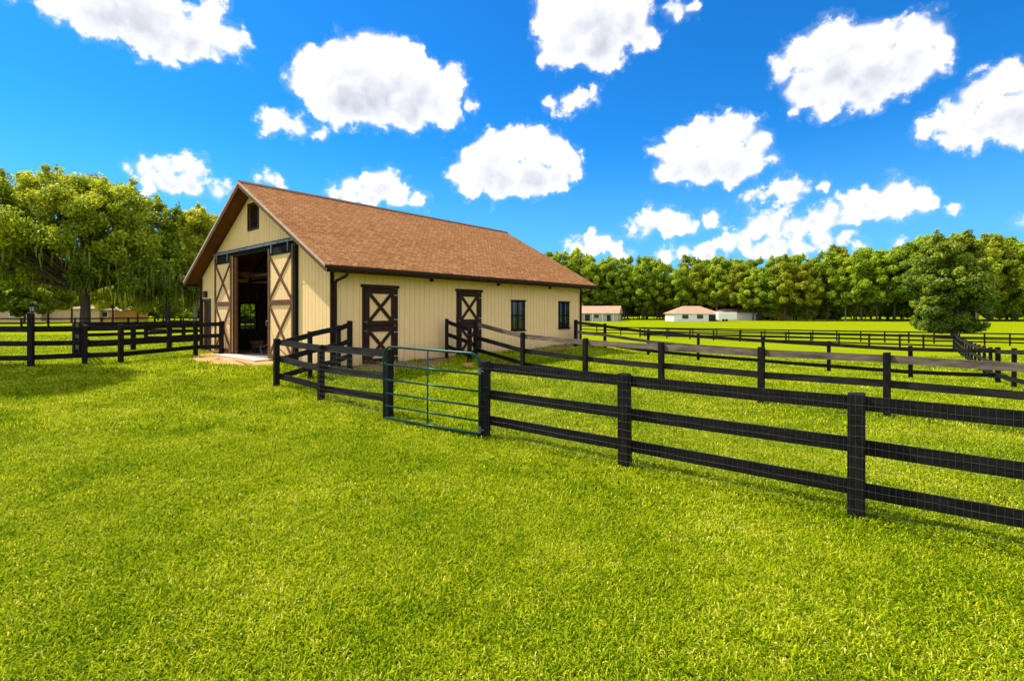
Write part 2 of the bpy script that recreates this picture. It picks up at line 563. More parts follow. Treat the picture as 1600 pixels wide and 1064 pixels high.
M = dict(
    siding=siding_mat(), shingle=shingle_mat(), glass=glass_mat(), clear=clear_glass(),
    brown=simple('dark_brown_paint', (.020, .0075, .004), (.036, .015, .008), 6, .55, .15),
    trim=simple('brown_trim_paint', (.10, .045, .02), (.15, .075, .035), 6, .6, .15),
    soffit=simple('brown_soffit', (.095, .035, .014), (.14, .055, .022), 3, .7, .1),
    fascia=simple('tan_fascia', (.16, .07, .035), (.24, .12, .06), 5, .6, .1),
    edge=simple('pale_drip_edge', (.42, .30, .20), (.55, .42, .30), 5, .6, .1),
    black=simple('black_fence_paint', (.002, .002, .002), (.015, .013, .012), 5, .7, .5, .004, (1, 1, 6)),
    blackworn=simple('worn_black_fence_paint', (.005, .005, .005), (.034, .029, .024), 2.2, .6, .5, .004, (1, 1, 5), detail=7),
    faded=simple('faded_fence_board', (.05, .037, .028), (.22, .165, .12), 1.8, .8, .5, .004, (1, 1, 5), detail=7),
    postblack=simple('black_post_paint', (.002, .002, .002), (.016, .014, .012), 9, .75, .6, .005, (3, 3, .5)),
    steel=simple('galvanised_steel', (.10, .12, .14), (.18, .20, .23), 8, .5, .1, .002, None, .5),
    header=simple('black_header', (.004, .004, .004), (.011, .011, .011), 6, .85, .1),
    wire=simple('galvanised_wire', (.06, .063, .06), (.12, .12, .115), 20, .5, 0, .001, None, .4),
    gate=simple('green_gate_paint', (.006, .032, .028), (.012, .06, .052), 6, .3, .1, .001, None, .3),
    white=simple('white_paint', (.70, .67, .62), (.82, .79, .74), 3, .6, .1),
    concrete=simple('concrete', (.40, .33, .26), (.56, .49, .41), 3.5, .9, .3, .004, detail=8),
    dirt=simple('sandy_dirt', (.40, .20, .075), (.62, .35, .15), 2.4, 1, .6, .02, detail=9, spec=.1),
    darkdirt=simple('brown_dirt', (.15, .085, .045), (.30, .19, .10), 2.6, 1, .6, .02, detail=9, spec=.1),
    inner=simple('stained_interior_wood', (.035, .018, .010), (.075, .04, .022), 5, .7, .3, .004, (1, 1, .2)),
    floor=simple('interior_floor', (.16, .12, .09), (.25, .2, .16), 3, .9, .2),
    bark=simple('tree_bark', (.030, .022, .014), (.10, .075, .05), 5, .95, .8, .03, (1, 1, .25), detail=8),
    palebark=simple('pale_tree_bark', (.13, .10, .07), (.30, .25, .19), 4, .95, .7, .03, (1, 1, .25), detail=8),
    leaf=leaf_mat('oak_leaves', (.05, .105, .006), (.24, .31, .012), (.58, .58, .035), .45),
    leafy=leaf_mat('yellow_green_leaves', (.10, .16, .008), (.32, .36, .014), (.58, .56, .04), .45),  # yellow-green foliage of the lighter trees
    leafd=leaf_mat('wood_leaves', (.07, .15, .008), (.28, .39, .014), (.60, .64, .04), .48),
    leafg=leaf_mat('magnolia_leaves', (.025, .075, .008), (.12, .20, .012), (.40, .43, .03), .36, .5),
    moss=leaf_mat('hanging_moss', (.06, .085, .012), (.14, .165, .025), (.27, .27, .06), .4, .9),
    tanroof=simple('tan_house_roof', (.34, .18, .11), (.50, .29, .19), 1.5, .95, .2, .01),
    housewall=simple('pale_house_wall', (.33, .32, .25), (.43, .41, .33), 1.2, .8, .1),
    tanwall=simple('tan_house_wall', (.44, .30, .17), (.55, .39, .23), 1.2, .8, .1),
    orangewall=simple('orange_house_wall', (.48, .22, .07), (.58, .28, .1), 1.2, .8, .1),
    dark=simple('dark_opening', (.012, .012, .012), (.03, .03, .03), 2, .6, 0),
    rubber=simple('black_rubber', (.01, .01, .01), (.02, .02, .02), 9, .8, .2),
    lampglass=simple('lantern_glass', (.25, .28, .27), (.36, .40, .38), 9, .2, 0),
    ground=ground_mat(), grass=grass_mat(),
)

# ------------------------------------------------------------------ terrain
TH = 0.7057
CX, CY, W, LEN, ZF = -5.093, 13.577, 10.328, 13.015, 0.43
dX, dY = math.sin(TH), math.cos(TH)
lX, lY = -dY, dX


def bl(s, t):   # barn local -> world xy
    return CX + dX*s + lX*t, CY + dY*s + lY*t


def ray(px, y):  # point on the ground column of pixel px at depth y
    return (px - 800) / F * y, y


def gz(py, y):   # ground height seen at row py at depth y
    return CAMZ - (py - HZ) / F * y


ctl = [(0, 2.5, -.03), (-5, 3, 0), (5, 3, -.03), (-2, 6, 0), (2, 1, -.03), (0, -10, 0), (-12, 0, 0), (12, 0, 0), (-8, 7, .05), (-11, 12, .22),
       (-.44, 7.73, -.02), (1.46, 6.25, -.03), (3.36, 4.73, -.03), (5.3, 3.2, -.03),
       (-2.26, 8.9, .02), (-4.1, 10.4, .045), (-5.9, 12.13, .08), (-5.45, 13.0, .20), (-4.7, 13.1, .32), (-8, 12.5, .18),
       (-14.3, 14.35, .3), (-13.48, 15.26, .28), (-12.67, 15.7, .28), (-11.8, 18.16, .33), (-11.03, 18.4, .35), (-20, 14, .3),
       (-17.4, 19.3, .25), (-15.6, 21.8, .27), (-14.6, 24, .3),
       (-2.2, 16.3, .40), (-1.25, 16.95, .36), (.35, 15.6, .08), (2.1, 13.9, 0), (3.72, 12.05, 0), (5.32, 10.35, 0), (6.99, 9.03, 0), (8.75, 7.4, -.02), (1, 11, -.01), (4, 8, -.02),
       (2.89, 22, .42), (4.48, 23.4, .15), (6.5, 22.3, -.08), (8.5, 21.9, -.28), (10.9, 20.9, -.40), (13.1, 19.6, -.5), (15.2, 18.4, -.58), (17.3, 17.3, -.58),
       (15.85, 15.3, -.45), (14.2, 13.4, -.3), (7, 17, -.05), (12, 14, -.2), (22, 22.9, -.85),
       (21, 61, -1.3), (32, 54.8, -1.3), (42.7, 50.5, -1.3), (49.2, 46.6, -1.3), (39.3, 43, -1.2), (28, 40, -1.25), (12, 40, -.9), (5, 60, -1.1),
       (30, 160, -1.1), (70, 160, -1.1), (110, 145, -.9), (140, 130, -.55), (80, 90, -1.2), (20, 110, -1.3), (60, 60, -1.25),
       (-25, 52, .2), (-50, 52, .2), (-40, 60, .3), (-70, 60, .3), (-30, 80, .1), (-60, 110, -.1), (-10, 60, -.3), (-25, 30, .3), (-40, 30, .3),
       (-200, 0, 0), (200, 0, 0), (200, 200, -.6), (-200, 200, -.3), (0, 300, -.9), (-150, -100, 0), (150, -100, 0), (300, 400, -.6), (-300, 400, -.3), (0, -150, 0), (0, 450, -.6)]
for s, t in [(-.3, -.3), (-.3, 3), (-.3, 6), (-.3, 9), (-.4, 10.7), (3, -.5), (6, -.5), (9, -.5), (12, -.5), (13.4, -.4), (13.4, 5), (13.4, 10.6), (6, 10.8), (3, 5), (9, 5)]:
    x, y = bl(s, t); ctl.append((x, y, ZF - .05 if t < 9 else ZF - .08))
for s, t, z in [(-1.6, 5, .33), (-1.6, 8, .33), (2, -1.8, .33), (5, -1.8, .30), (9, -1.8, .22)]:
    x, y = bl(s, t); ctl.append((x, y, z))
ctl = np.array(ctl)
_c = ctl[:, :2] / 10


def _phi(r2):
    return r2 * np.log(r2 + 1e-9) * .5


_n = len(_c)
_A = np.zeros((_n+3, _n+3))
_A[:_n, :_n] = _phi(((_c[:, None] - _c[None]) ** 2).sum(-1)) + np.eye(_n) * .004
_A[:_n, _n] = 1; _A[:_n, _n+1:] = _c
_A[_n:, :_n] = _A[:_n, _n:].T
_w = np.linalg.solve(_A, np.concatenate([ctl[:, 2], [0, 0, 0]]))


def terrain(x, y):
    p = np.stack([np.asarray(x, float).ravel(), np.asarray(y, float).ravel()], 1) / 10
    out = np.empty(len(p))
    for i in range(0, len(p), 20000):
        q = p[i:i+20000]
        out[i:i+20000] = _phi(((q[:, None] - _c[None]) ** 2).sum(-1)) @ _w[:_n] + _w[_n] + q @ _w[_n+1:]
    return np.clip(out, -2.2, 1.0)


def tz(x, y):
    return float(terrain([x], [y])[0])


def axis(lo, hi, a, b, fine, grow=1.12):
    pts = list(np.arange(a, b + 1e-6, fine))
    st = fine; x = a
    while x > lo:
        st *= grow; x -= st; pts.insert(0, x)
    st = fine; x = b
    while x < hi:
        st *= grow; x += st; pts.append(x)
    return np.array(pts)


gx = axis(-900, 900, -26, 26, .5)
gy = axis(-300, 1500, 0, 30, .5)
GXm, GYm = np.meshgrid(gx, gy)
GZm = terrain(GXm, GYm).reshape(GXm.shape)
nx, ny = len(gx), len(gy)
me = bpy.data.meshes.new('ground')
idx = np.arange(nx*ny).reshape(ny, nx)
quads = np.stack([idx[:-1, :-1], idx[:-1, 1:], idx[1:, 1:], idx[1:, :-1]], -1).reshape(-1, 4)
me.from_pydata(np.stack([GXm.ravel(), GYm.ravel(), GZm.ravel()], 1).tolist(), [], quads.tolist())
me.polygons.foreach_set('use_smooth', [True] * len(me.polygons))
me.materials.append(M['ground'])
tag(link('ground', me), kind='structure')

PATCH = []  # dirt polygons (world xy) where no grass grows


def patch(name, mat, poly, lift=.012, jit=.12, seed=1):
    r = random.Random(seed)
    P = [Vector((x, y)) for x, y in poly]
    edge = []
    for a, b in zip(P, P[1:] + P[:1]):
        n = max(2, int((b-a).length / .22))
        for k in range(n):
            q = a.lerp(b, k/n)
            edge.append(q + Vector((r.uniform(-jit, jit), r.uniform(-jit, jit))))
    c = sum(edge, Vector((0, 0))) / len(edge)
    mb = MB()
    rings = 7
    for i in range(rings):
        f = 1 - i / rings
        for q in edge:
            w = c.lerp(q, f)
            mb.v.append((w.x, w.y, tz(w.x, w.y) + lift))
    n = len(edge)
    for i in range(rings-1):
        for k in range(n):
            k2 = (k+1) % n
            mb.f.append((i*n+k, i*n+k2, (i+1)*n+k2, (i+1)*n+k))
    mb.f.append(tuple((rings-1)*n + k for k in range(n)))
    o = mb.build(name, mat, smooth=True)
    tag(o, kind='structure')
    PATCH.append(np.array([(q.x, q.y) for q in edge]))
    return o


patch('dirt_path', M['dirt'], [bl(-.02, 2.6), bl(-.9, 2.7), bl(-1.5, 3.9), bl(-1.7, 5.6), bl(-1.4, 7.4), bl(-.8, 8.7), bl(-.02, 9.0)], seed=3)
patch('dirt_path', M['darkdirt'], [bl(.5, -.02), bl(4.6, -.02), bl(4.3, -.5), bl(3.2, -1.3), bl(1.9, -1.6), bl(.9, -1.4), bl(.4, -.9)], seed=5)
patch('dirt_path', M['darkdirt'], [bl(7.3, -.02), bl(12.8, -.02), bl(12.7, -.8), bl(10.5, -.9), bl(8.6, -.5)], seed=6)
patch('sand_patch', M['dirt'], [bl(3.3, -1.6), bl(4.1, -1.2), bl(4.3, -1.5), bl(3.7, -1.95)], seed=7, jit=.08)

# ------------------------------------------------------------------ barn
barn = empty('barn', (CX, CY, ZF), math.pi/2 - TH,
             'cream barn with brown shingle roof, dark trim and open sliding doors', 'barn')
EZ, RZ, OE, OF, OB = 2.847, 6.023, .638, .50, .38
SL = (RZ - EZ) / (W/2 + OE)


def roofz(t):
    return RZ - SL * abs(t - W/2)


def plank_wall(ax, fixed, out, u0, u1, ztop, openings, th=.10, pw=.2032, seam=True, cut=None):
    """siding wall; ax 'y': wall runs along local y at x=fixed; ax 'x': runs along x at y=fixed; out=+1/-1 outward side"""
    mb = MB()
    br = set([u0, u1])
    k = u0
    while k < u1: br.add(round(k, 4)); k += pw
    for o in openings: br.add(o[0]); br.add(o[1])
    if ax == 'y': br.add(W/2)
    br = sorted(b for b in br if u0 <= b <= u1)
    def bx(a, b, z0, z1, d0, d1):
        p, q = fixed + out*d0, fixed + out*d1
        za, zb = (ztop(a), ztop(b)) if z1 is None else (z1, z1)
        if abs(za - zb) > 1e-5:
            p, q = min(p, q), max(p, q)
            if ax == 'y': mb.hexa([(p, a, z0), (q, a, z0), (q, b, z0), (p, b, z0), (p, a, za), (q, a, za), (q, b, zb), (p, b, zb)])
            else: mb.hexa([(a, p, z0), (b, p, z0), (b, q, z0), (a, q, z0), (a, p, za), (b, p, zb), (b, q, zb), (a, q, za)])
            return
        z1 = za
        if ax == 'y': mb.box(p, q, a, b, z0, z1)
        else: mb.box(a, b, p, q, z0, z1)
    for a, b in zip(br, br[1:]):
        if b - a < .004: continue
        zt = min(ztop(a), ztop(b))
        segs = [(0, zt)]
        for (ua, ub, za, zb) in openings:
            if a >= ua - 1e-4 and b <= ub + 1e-4:
                ns = []
                for (s0, s1) in segs:
                    if za > s0: ns.append((s0, min(za, s1)))
                    if zb < s1: ns.append((max(zb, s0), s1))
                segs = ns
        for (s0, s1) in segs:
            if s1 - s0 < .01: continue
            z1 = None if s1 == zt else s1
            bx(a, b, s0, z1, -th, 0)
            if b - a > .02: bx(a + .007, b - .007, s0, z1, 0, .011)
    if seam:
        cuts = [(o[0], o[1]) for o in openings if o[2] < 2.44 < o[3]]
        edges = [(u0, u1)]
        for (a, b) in cuts:
            edges = [e for s in edges for e in ((s[0], min(a, s[1])), (max(b, s[0]), s[1])) if e[1] > e[0] + .01]
        for (a, b) in edges: bx(a, b, 2.425, 2.452, .0111, .020)
    return mb


def eave(_): return 2.90
def gable(t): return roofz(t) - .20


DOOR = (3.89, 7.02, -.001, 3.74)
fw_op = [DOOR, (9.40, 10.22, 0, 2.0), (4.74, 5.58, 4.46, 5.34)]
plank_wall('y', 0, -1, 0, W, gable, fw_op).build('wall', M['siding'], barn)
plank_wall('y', LEN, 1, 0, W, gable, [(3.9, 6.6, -.001, 3.4)]).build('wall', M['siding'], barn)
sw_op = [(1.08, 2.19, 0, 2.3), (4.87, 5.98, 0, 2.3), (7.78, 8.66, .82, 2.02), (11.09, 11.95, .82, 2.02)]
plank_wall('x', 0, -1, .1, LEN-.1, eave, sw_op).build('wall', M['siding'], barn)
LWIN = (1.40, 2.13, .75, 1.95)
plank_wall('x', W, 1, .1, LEN-.1, eave, [LWIN, (6, 6.9, .8, 2.0)]).build('wall', M['siding'], barn)
MB().box(.02, LEN-.02, .02, W-.02, -.25, 0).build('floor', M['floor'], barn)
MB().box(-.55, .015, 3.7, 7.2, -.2, .012).build('threshold_slab', M['concrete'], barn, bevel=.01)

# roof
def roof_side(sgn):
    mb = MB()
    t0 = W/2; te = -OE if sgn < 0 else W + OE
    s0, s1 = -OF, LEN + OB
    th = .035
    c = 1 / math.sqrt(1 + SL*SL)
    rows = 1
    v = [(s0, t0, RZ), (s1, t0, RZ), (s1, te, EZ), (s0, te, EZ)]
    n = len(mb.v)
    mb.v += v + [(a, b, z - th) for a, b, z in v]
    top = (0, 3, 2, 1) if sgn < 0 else (0, 1, 2, 3)
    # orientation
    mb.f += [top, tuple(4+i for i in reversed(top)), (0, 1, 5, 4), (1, 2, 6, 5), (2, 3, 7, 6), (3, 0, 4, 7)]
    me = mb.mesh('shingles', M['shingle'])
    uvl = me.uv_layers.new(name='UVMap')
    for p in me.polygons:
        for li in p.loop_indices:
            co = me.vertices[me.loops[li].vertex_index].co
            uvl.data[li].uv = (co.x + 20, abs(co.y - t0) / c + (10 if sgn > 0 else 0) + 1)
    return me


roof = empty('roof', (0, 0, 0)); roof.parent = barn
link('shingles', roof_side(-1), roof)
link('shingles', roof_side(1), roof)
mb = MB()   # deck with dark soffit
for sgn in (-1, 1):
    te = -OE + .03 if sgn < 0 else W + OE - .03
    z1 = roofz(te if sgn < 0 else W - te)
    ze = RZ - SL * abs(te - W/2)
    a, b = -OF + .03, LEN + OB - .03
    mb.hexa([(a, W/2, RZ-.13), (b, W/2, RZ-.13), (b, te, ze-.13), (a, te, ze-.13),
             (a, W/2, RZ-.037), (b, W/2, RZ-.037), (b, te, ze-.037), (a, te, ze-.037)])
mb.build('soffit', M['soffit'], roof)
for end, x0, x1 in (('f', -OF - .005, -OF + .025), ('b', LEN + OB - .025, LEN + OB + .005)):
    for sgn in (-1, 1):
        te = -OE if sgn < 0 else W + OE
        z = EZ
        m2 = MB().hexa([(x0, W/2, RZ-.20), (x1, W/2, RZ-.20), (x1, te, z-.20), (x0, te, z-.20),
                        (x0, W/2, RZ-.037), (x1, W/2, RZ-.037), (x1, te, z-.037), (x0, te, z-.037)])
        m2.build('rake_board', M['trim'], roof)
        if end == 'f':
            MB().hexa([(x0-.012, W/2, RZ-.08), (x0-.001, W/2, RZ-.08), (x0-.001, te, z-.08), (x0-.012, te, z-.08),
                       (x0-.012, W/2, RZ+.006), (x0-.001, W/2, RZ+.006), (x0-.001, te, z+.006), (x0-.012, te, z+.006)]).build('drip_edge', M['edge'], roof)
mb = MB()
for sgn in (-1, 1):
    y1 = W/2 + sgn * .15
    mb.hexa([(-OF-.01, W/2, RZ+.004), (LEN+OB+.01, W/2, RZ+.004), (LEN+OB+.01, y1, RZ-.15*SL+.004), (-OF-.01, y1, RZ-.15*SL+.004),
             (-OF-.01, W/2, RZ+.045), (LEN+OB+.01, W/2, RZ+.045), (LEN+OB+.01, y1, RZ-.15*SL+.03), (-OF-.01, y1, RZ-.15*SL+.03)])
mb.build('ridge_cap', M['trim'], roof)
for te, sg in ((-OE, -1), (W + OE, 1)):
    g = MB()   # K-profile gutter
    prof = [(0, .02), (0, -.18), (.07, -.18), (.12, -.09), (.12, .0), (.108, .0), (.108, -.085), (.065, -.165), (.012, -.165), (.012, .02)]
    n = len(prof)
    for xx in (-OF + .06, LEN + OB - .06):
        for (a, z) in prof: g.v.append((xx, te + sg*(a - .03), EZ - .035 + z))
    for k in range(n):
        k2 = (k+1) % n
        g.f.append((k, k2, n+k2, n+k))
    g.f.append(tuple(range(n))); g.f.append(tuple(range(2*n-1, n-1, -1)))
    g.build('gutter', M['brown'], roof)
    for s in (.12, LEN - .12):
        y0 = 0 if te < 0 else W
        MB().tube([(s, te + sg*.03, EZ-.16), (s, te + sg*.03, EZ-.26), (s, te - sg*.04, EZ-.30), (s, y0 + sg*.12, EZ-.40), (s, y0 + sg*.065, EZ-.46), (s, y0 + sg*.062, 0.12), (s, y0 + sg*.1, .04), (s, y0+sg*.25, .0)],
                  .045, 8).build('downspout', M['brown'], barn, smooth=True)
for s in (3.25, 6.5, 9.78):
    mb = MB().box(s-.05, s+.05, -OE+.1, -.012, EZ-.16-.0, EZ-.03).box(s-.05, s+.05, -OE+.1, -OE+.19, EZ-.30, EZ-.16)
    mb.build('bracket', M['brown'], barn)
for y0, sg in ((0, -1), (W, 1)):
    for s0, s1 in ((-.012, .1), (LEN-.1, LEN+.012)):
        MB().box(s0, s1, y0 + sg*.0115, y0 + sg*.035, 0, 2.74).build('corner_board', M['brown'], barn)

# gable vent
vent = MB().box(-.04, -.0115, 4.70, 4.76, 4.42, 5.38).box(-.04, -.0115, 5.56, 5.62, 4.42, 5.38).box(-.04, -.0115, 4.76, 5.56, 5.32, 5.38).box(-.04, -.0115, 4.76, 5.56, 4.42, 4.48)
gv = vent.build('gable_vent', M['brown'], barn)
mb = MB()
for k in range(11):
    z = 4.50 + k*.076
    mb.hexa([(-.035, 4.76, z-.012), (-.035, 5.56, z-.012), (.04, 5.56, z+.05), (.04, 4.76, z+.05),
             (-.035, 4.76, z), (-.035, 5.56, z), (.04, 5.56, z+.062), (.04, 4.76, z+.062)])
mb.build('louvres', M['brown'], gv)
MB().box(.06, .09, 4.7, 5.6, 4.4, 5.4).build('backing', M['dark'], gv)

# door header + steel track
MB().box(-.06, -.0115, 1.85, 8.66, 3.60, 3.88).build('door_header', M['header'], barn)
tr = MB().box(-.155, -.145, 1.85, 8.66, 3.74, 3.825).box(-.145, -.062, 1.85, 8.66, 3.815, 3.825).box(-.145, -.125, 1.85, 8.66, 3.74, 3.748)
tro = tr.build('door_track', M['steel'], barn)
for t in (2.2, 3.0, 4.0, 5.0, 6.0, 7.0, 7.9, 8.5):
    MB().box(-.165, -.156, t-.02, t+.02, 3.73, 3.845).build('track_hanger', M['steel'], tro)
MB().box(-.06, -.0115, 7.0, 7.04, 0, 3.6).build('door_jamb', M['trim'], barn)
MB().box(-.02, .05, 6.70, 6.98, 0, 3.62).build('door_jamb', M['trim'], barn)
MB().box(-.012, .14, 3.80, 3.89, 0, 3.74).build('door_jamb', M['trim'], barn)
MB().box(-.11, -.0115, 1.85, 1.98, 0, 3.6).build('door_post', M['header'], barn)


def sliding_door(t0, t1):
    e = empty('sliding_door', (-.075, t0, .05)); e.parent = barn
    w = t1 - t0; h = 3.60
    p = MB()
    k = 0
    while k < w - .01:
        b = min(k + .2032, w)
        p.box(-.006, .018, k, b, 0, h); p.box(-.016, -.006, k+.006, b-.006, 0, h); k += .2032
    p.build('panel', M['siding'], e)
    fr = MB()
    x0, x1 = -.05, -.0165
    fr.box(x0, x1, 0, .10, 0, h).box(x0, x1, w-.10, w, 0, h)
    fr.box(x0, x1, .10, w-.10, 0, .14).box(x0, x1, .10, w-.10, 1.74, 1.90)
    fr.build('frame', M['trim'], e)
    MB().box(x0, x1, .10, w-.10, h-.25, h).build('top_rail', M['header'], e)
    for z0, z1 in ((.14, 1.74), (1.90, h-.25)):
        for a, b in (((0), 1), (1, 0)):
            ya, yb = (.12, w-.12) if a == 0 else (w-.12, .12)
            off = -.040 if a == 0 else -.036
            br_ = MB().bar((off+.002, ya, z0+.03), (off+.002, yb, z1-.03), .09, .022 if a else .030, (1, 0, 0))
            br_.build('cross_brace', M['trim'], e)
    for yy in (.3, w - .3):
        MB().box(-.075, -.051, yy-.03, yy+.03, h-.2, h+.12).build('roller_strap', M['steel'], e)
    return e, w


e, w = sliding_door(6.90, 8.58)
MB().tube([(-.06, .05, 1.05), (-.12, .05, 1.08), (-.12, .05, 1.2), (-.06, .05, 1.23)], .012).build('handle', M['steel'], e)
e, w = sliding_door(1.99, 3.75)
MB().tube([(-.06, w-.05, 1.05), (-.12, w-.05, 1.08), (-.12, w-.05, 1.2), (-.06, w-.05, 1.23)], .012).build('handle', M['steel'], e)

# small entry door at the left end of the front, with light box above
ed = empty('entry_door', (0, 9.40, 0)); ed.parent = barn
MB().box(-.045, -.0115, -.1, 0, 0, 2.1).box(-.045, -.0115, .82, .92, 0, 2.1).box(-.045, -.0115, 0, .82, 2.0, 2.1).build('frame', M['brown'], ed)
MB().box(.03, .06, 0, .82, 0, 2.0).build('leaf', M['brown'], ed)
MB().box(.005, .0299, .62, .66, 0, 2.0).build('edge_strip', M['trim'], ed)
MB().box(-.10, -.0115, 9.68, 10.0, 2.17, 2.42).build('wall_lamp', M['brown'], barn, bevel=.02)
MB().tube([(-.08, W-.06, 0), (-.08, W-.06, 2.95)], .045, 8).build('downspout', M['brown'], barn)


def stall_door(s0, s1):
    e = empty('stall_door', (s0, 0, 0)); e.parent = barn
    w = s1 - s0
    MB().box(0, .08, -.03, -.0115, 0, 2.3).box(w-.08, w, -.03, -.0115, 0, 2.3).box(-.05, w+.05, -.045, -.0115, 2.3, 2.39).build('frame', M['brown'], e)
    for z0, z1 in ((.03, 1.12), (1.17, 2.27)):
        lf = empty('door_leaf', (0, 0, 0)); lf.parent = e
        a, b = .095, w - .095
        p = MB(); k = a
        while k < b - .01:
            q = min(k + .1016, b); p.box(k, q, .005, .03, z0, z1); p.box(k+.005, q-.005, -.006, .005, z0, z1); k += .1016
        p.build('panel', M['siding'], lf)
        fr = MB().box(a, a+.15, -.035, -.0065, z0, z1).box(b-.15, b, -.035, -.0065, z0, z1).box(a+.15, b-.15, -.035, -.0065, z0, z0+.13).box(a+.15, b-.15, -.035, -.0065, z1-.15, z1)
        fr.build('leaf_frame', M['brown'], lf)
        for kx in (0, 1):
            xa, xb = (a+.1, b-.1) if kx == 0 else (b-.1, a+.1)
            MB().bar((xa, -.027 + kx*.002, z0+.08), (xb, -.027 + kx*.002, z1-.1), .105, .022 + kx*.006, (0, 1, 0)).build('cross_brace', M['brown'], lf)
        for zz in (z0+.16, z1-.18):
            h_ = MB().box(w-.16, w-.02, -.046, -.0355, zz-.02, zz+.02)
            h_.build('hinge', M['brown'], lf)
            for bx_ in (.13, .05): MB().tube([(w-bx_, -.056, zz), (w-bx_, -.0465, zz)], .016, 8).build('hinge_bolt', M['white'], lf)
        zz = z1 - .12 if z0 < 1 else z0 + .1
        MB().box(.05, .12, -.05, -.0355, zz-.012, zz+.012).box(.12, .135, -.07, -.0355, zz-.05, zz+.03).build('latch', M['steel'], lf)


stall_door(1.0, 2.27)
stall_door(4.79, 6.06)


def barred_window(s0, s1):
    e = empty('window', (s0, 0, .80)); e.parent = barn
    w = s1 - s0; h = 1.24
    MB().box(.02, .06, -.028, -.0115, .02, h-.02).box(w-.06, w-.02, -.028, -.0115, .02, h-.02).box(.06, w-.06, -.028, -.0115, .02, .07).box(.06, w-.06, -.028, -.0115, h-.07, h-.02).build('frame', M['header'], e)
    MB().box(.03, w-.03, .02, .03, .02, h-.02).build('pane', M['glass'], e)
    MB().box(.03, w-.03, -.005, .0199, h*.48, h*.52).box(w*.5-.02, w*.5+.02, .0, .0199, .02, h-.02).build('sash', M['header'], e)
    bars = MB()
    for k in range(5):
        x = .06 + (w-.12)*k/4
        bars.tube([(x, -.06, .03), (x, -.06, h-.03)], .0125 if k not in (2, 3) else .015, 6)
    bars.box(-.02, w+.02, -.075, -.046, -.02, .035).box(-.02, w+.02, -.075, -.046, h-.035, h+.015)
    for x in (-.02, w-.02): bars.box(x, x+.04, -.05, -.0115, -.02, .03).box(x, x+.04, -.05, -.0115, h-.03, h+.01)
    bars.build('security_bars', M['gate'] if False else M['header'], e)
    cur = MB()
    for k in range(10):
        x = .08 + (w-.16)*k/9
        cur.tube([(x, .07, .05), (x + .01, .075, h*.5), (x, .07, h-.05)], .028, 6)
    cur.build('curtain', M['white'], e)


barred_window(7.77, 8.67)
barred_window(11.08, 11.96)

# left wall window (seen through the open doors)
e = empty('window', (LWIN[0], W, LWIN[2])); e.parent = barn
w, h = LWIN[1]-LWIN[0], LWIN[3]-LWIN[2]
fr = MB().box(0, .045, -.12, .02, 0, h).box(w-.045, w, -.12, .02, 0, h).box(.045, w-.045, -.12, .02, 0, .045).box(.045, w-.045, -.12, .02, h-.045, h)
fr.box(.045, w-.045, -.06, -.03, h/2-.025, h/2+.025)
for k in (1, 2): fr.box(w*k/3-.011, w*k/3+.011, -.055, -.035, .045, h-.045)
for k in (1, 3): fr.box(.045, w-.045, -.0545, -.0355, h*k/4-.011, h*k/4+.011)
fr.build('frame', M['header'], e)
MB().box(.03, w-.03, -.048, -.042, .03, h-.03).build('pane', M['clear'], e)
# interior: lining, rafters, partitions
for (f_, o_) in ((W-.1, -1),):
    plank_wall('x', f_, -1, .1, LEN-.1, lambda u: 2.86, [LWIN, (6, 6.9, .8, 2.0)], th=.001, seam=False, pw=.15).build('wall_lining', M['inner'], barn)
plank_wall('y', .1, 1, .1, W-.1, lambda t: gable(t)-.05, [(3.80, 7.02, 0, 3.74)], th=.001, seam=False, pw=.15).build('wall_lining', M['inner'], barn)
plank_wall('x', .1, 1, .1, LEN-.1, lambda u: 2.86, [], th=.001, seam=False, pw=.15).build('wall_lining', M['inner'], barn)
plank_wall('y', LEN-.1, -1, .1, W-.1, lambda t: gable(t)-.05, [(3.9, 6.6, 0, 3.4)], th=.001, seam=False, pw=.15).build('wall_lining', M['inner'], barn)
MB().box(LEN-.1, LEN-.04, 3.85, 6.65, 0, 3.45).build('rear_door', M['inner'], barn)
for t0 in (3.3, 7.15):
    pt = MB().box(2.9, LEN-.2, t0-.03, t0+.03, 0, 2.3)
    for s in np.arange(2.9, 12.8, 3.2): pt.box(s-.07, s+.07, t0-.07, t0+.07, 0, 2.86)
    pt.box(.2, LEN-.2, t0-.06, t0+.06, 2.88, 3.1)
    pt.build('stall_partition', M['inner'], barn)
for s in np.arange(.6, 12.9, 1.22):
    r_ = MB()
    for sg in (-1, 1):
        te = -.0 if sg < 0 else W
        za = RZ - .24; zb = roofz(0) - .24
        r_.bar((s, W/2, za), (s, te, zb), .04, .14, (0, 0, 1))
    r_.bar((s, .12, 2.93), (s, W-.12, 2.93), .04, .10)
    r_.build('rafter', M['inner'], barn)

# wheelbarrow in the doorway
wb = empty('wheelbarrow', (*bl(.75, 6.15), ZF), 2.6, 'dark wheelbarrow parked just inside the open barn doorway', 'wheelbarrow')
tray = MB().hexa([(-.25, -.18, .27), (.30, -.2, .27), (.30, .2, .27), (-.25, .18, .27), (-.42, -.3, .52), (.42, -.33, .48), (.42, .33, .48), (-.42, .3, .52)])
tray.build('tray', M['brown'], wb)
for sg in (-1, 1):
    MB().tube([(.62, sg*.05, .2), (.2, sg*.16, .26), (-.35, sg*.22, .30), (-.85, sg*.27, .48)], .018).build('handle', M['trim'], wb)
    MB().tube([(-.1, sg*.2, .27), (-.22, sg*.22, .0)], .014).build('leg', M['steel'], wb)
MB().tube([(.6, -.04, .19), (.6, .04, .19)], .19, 20).build('wheel', M['rubber'], wb)

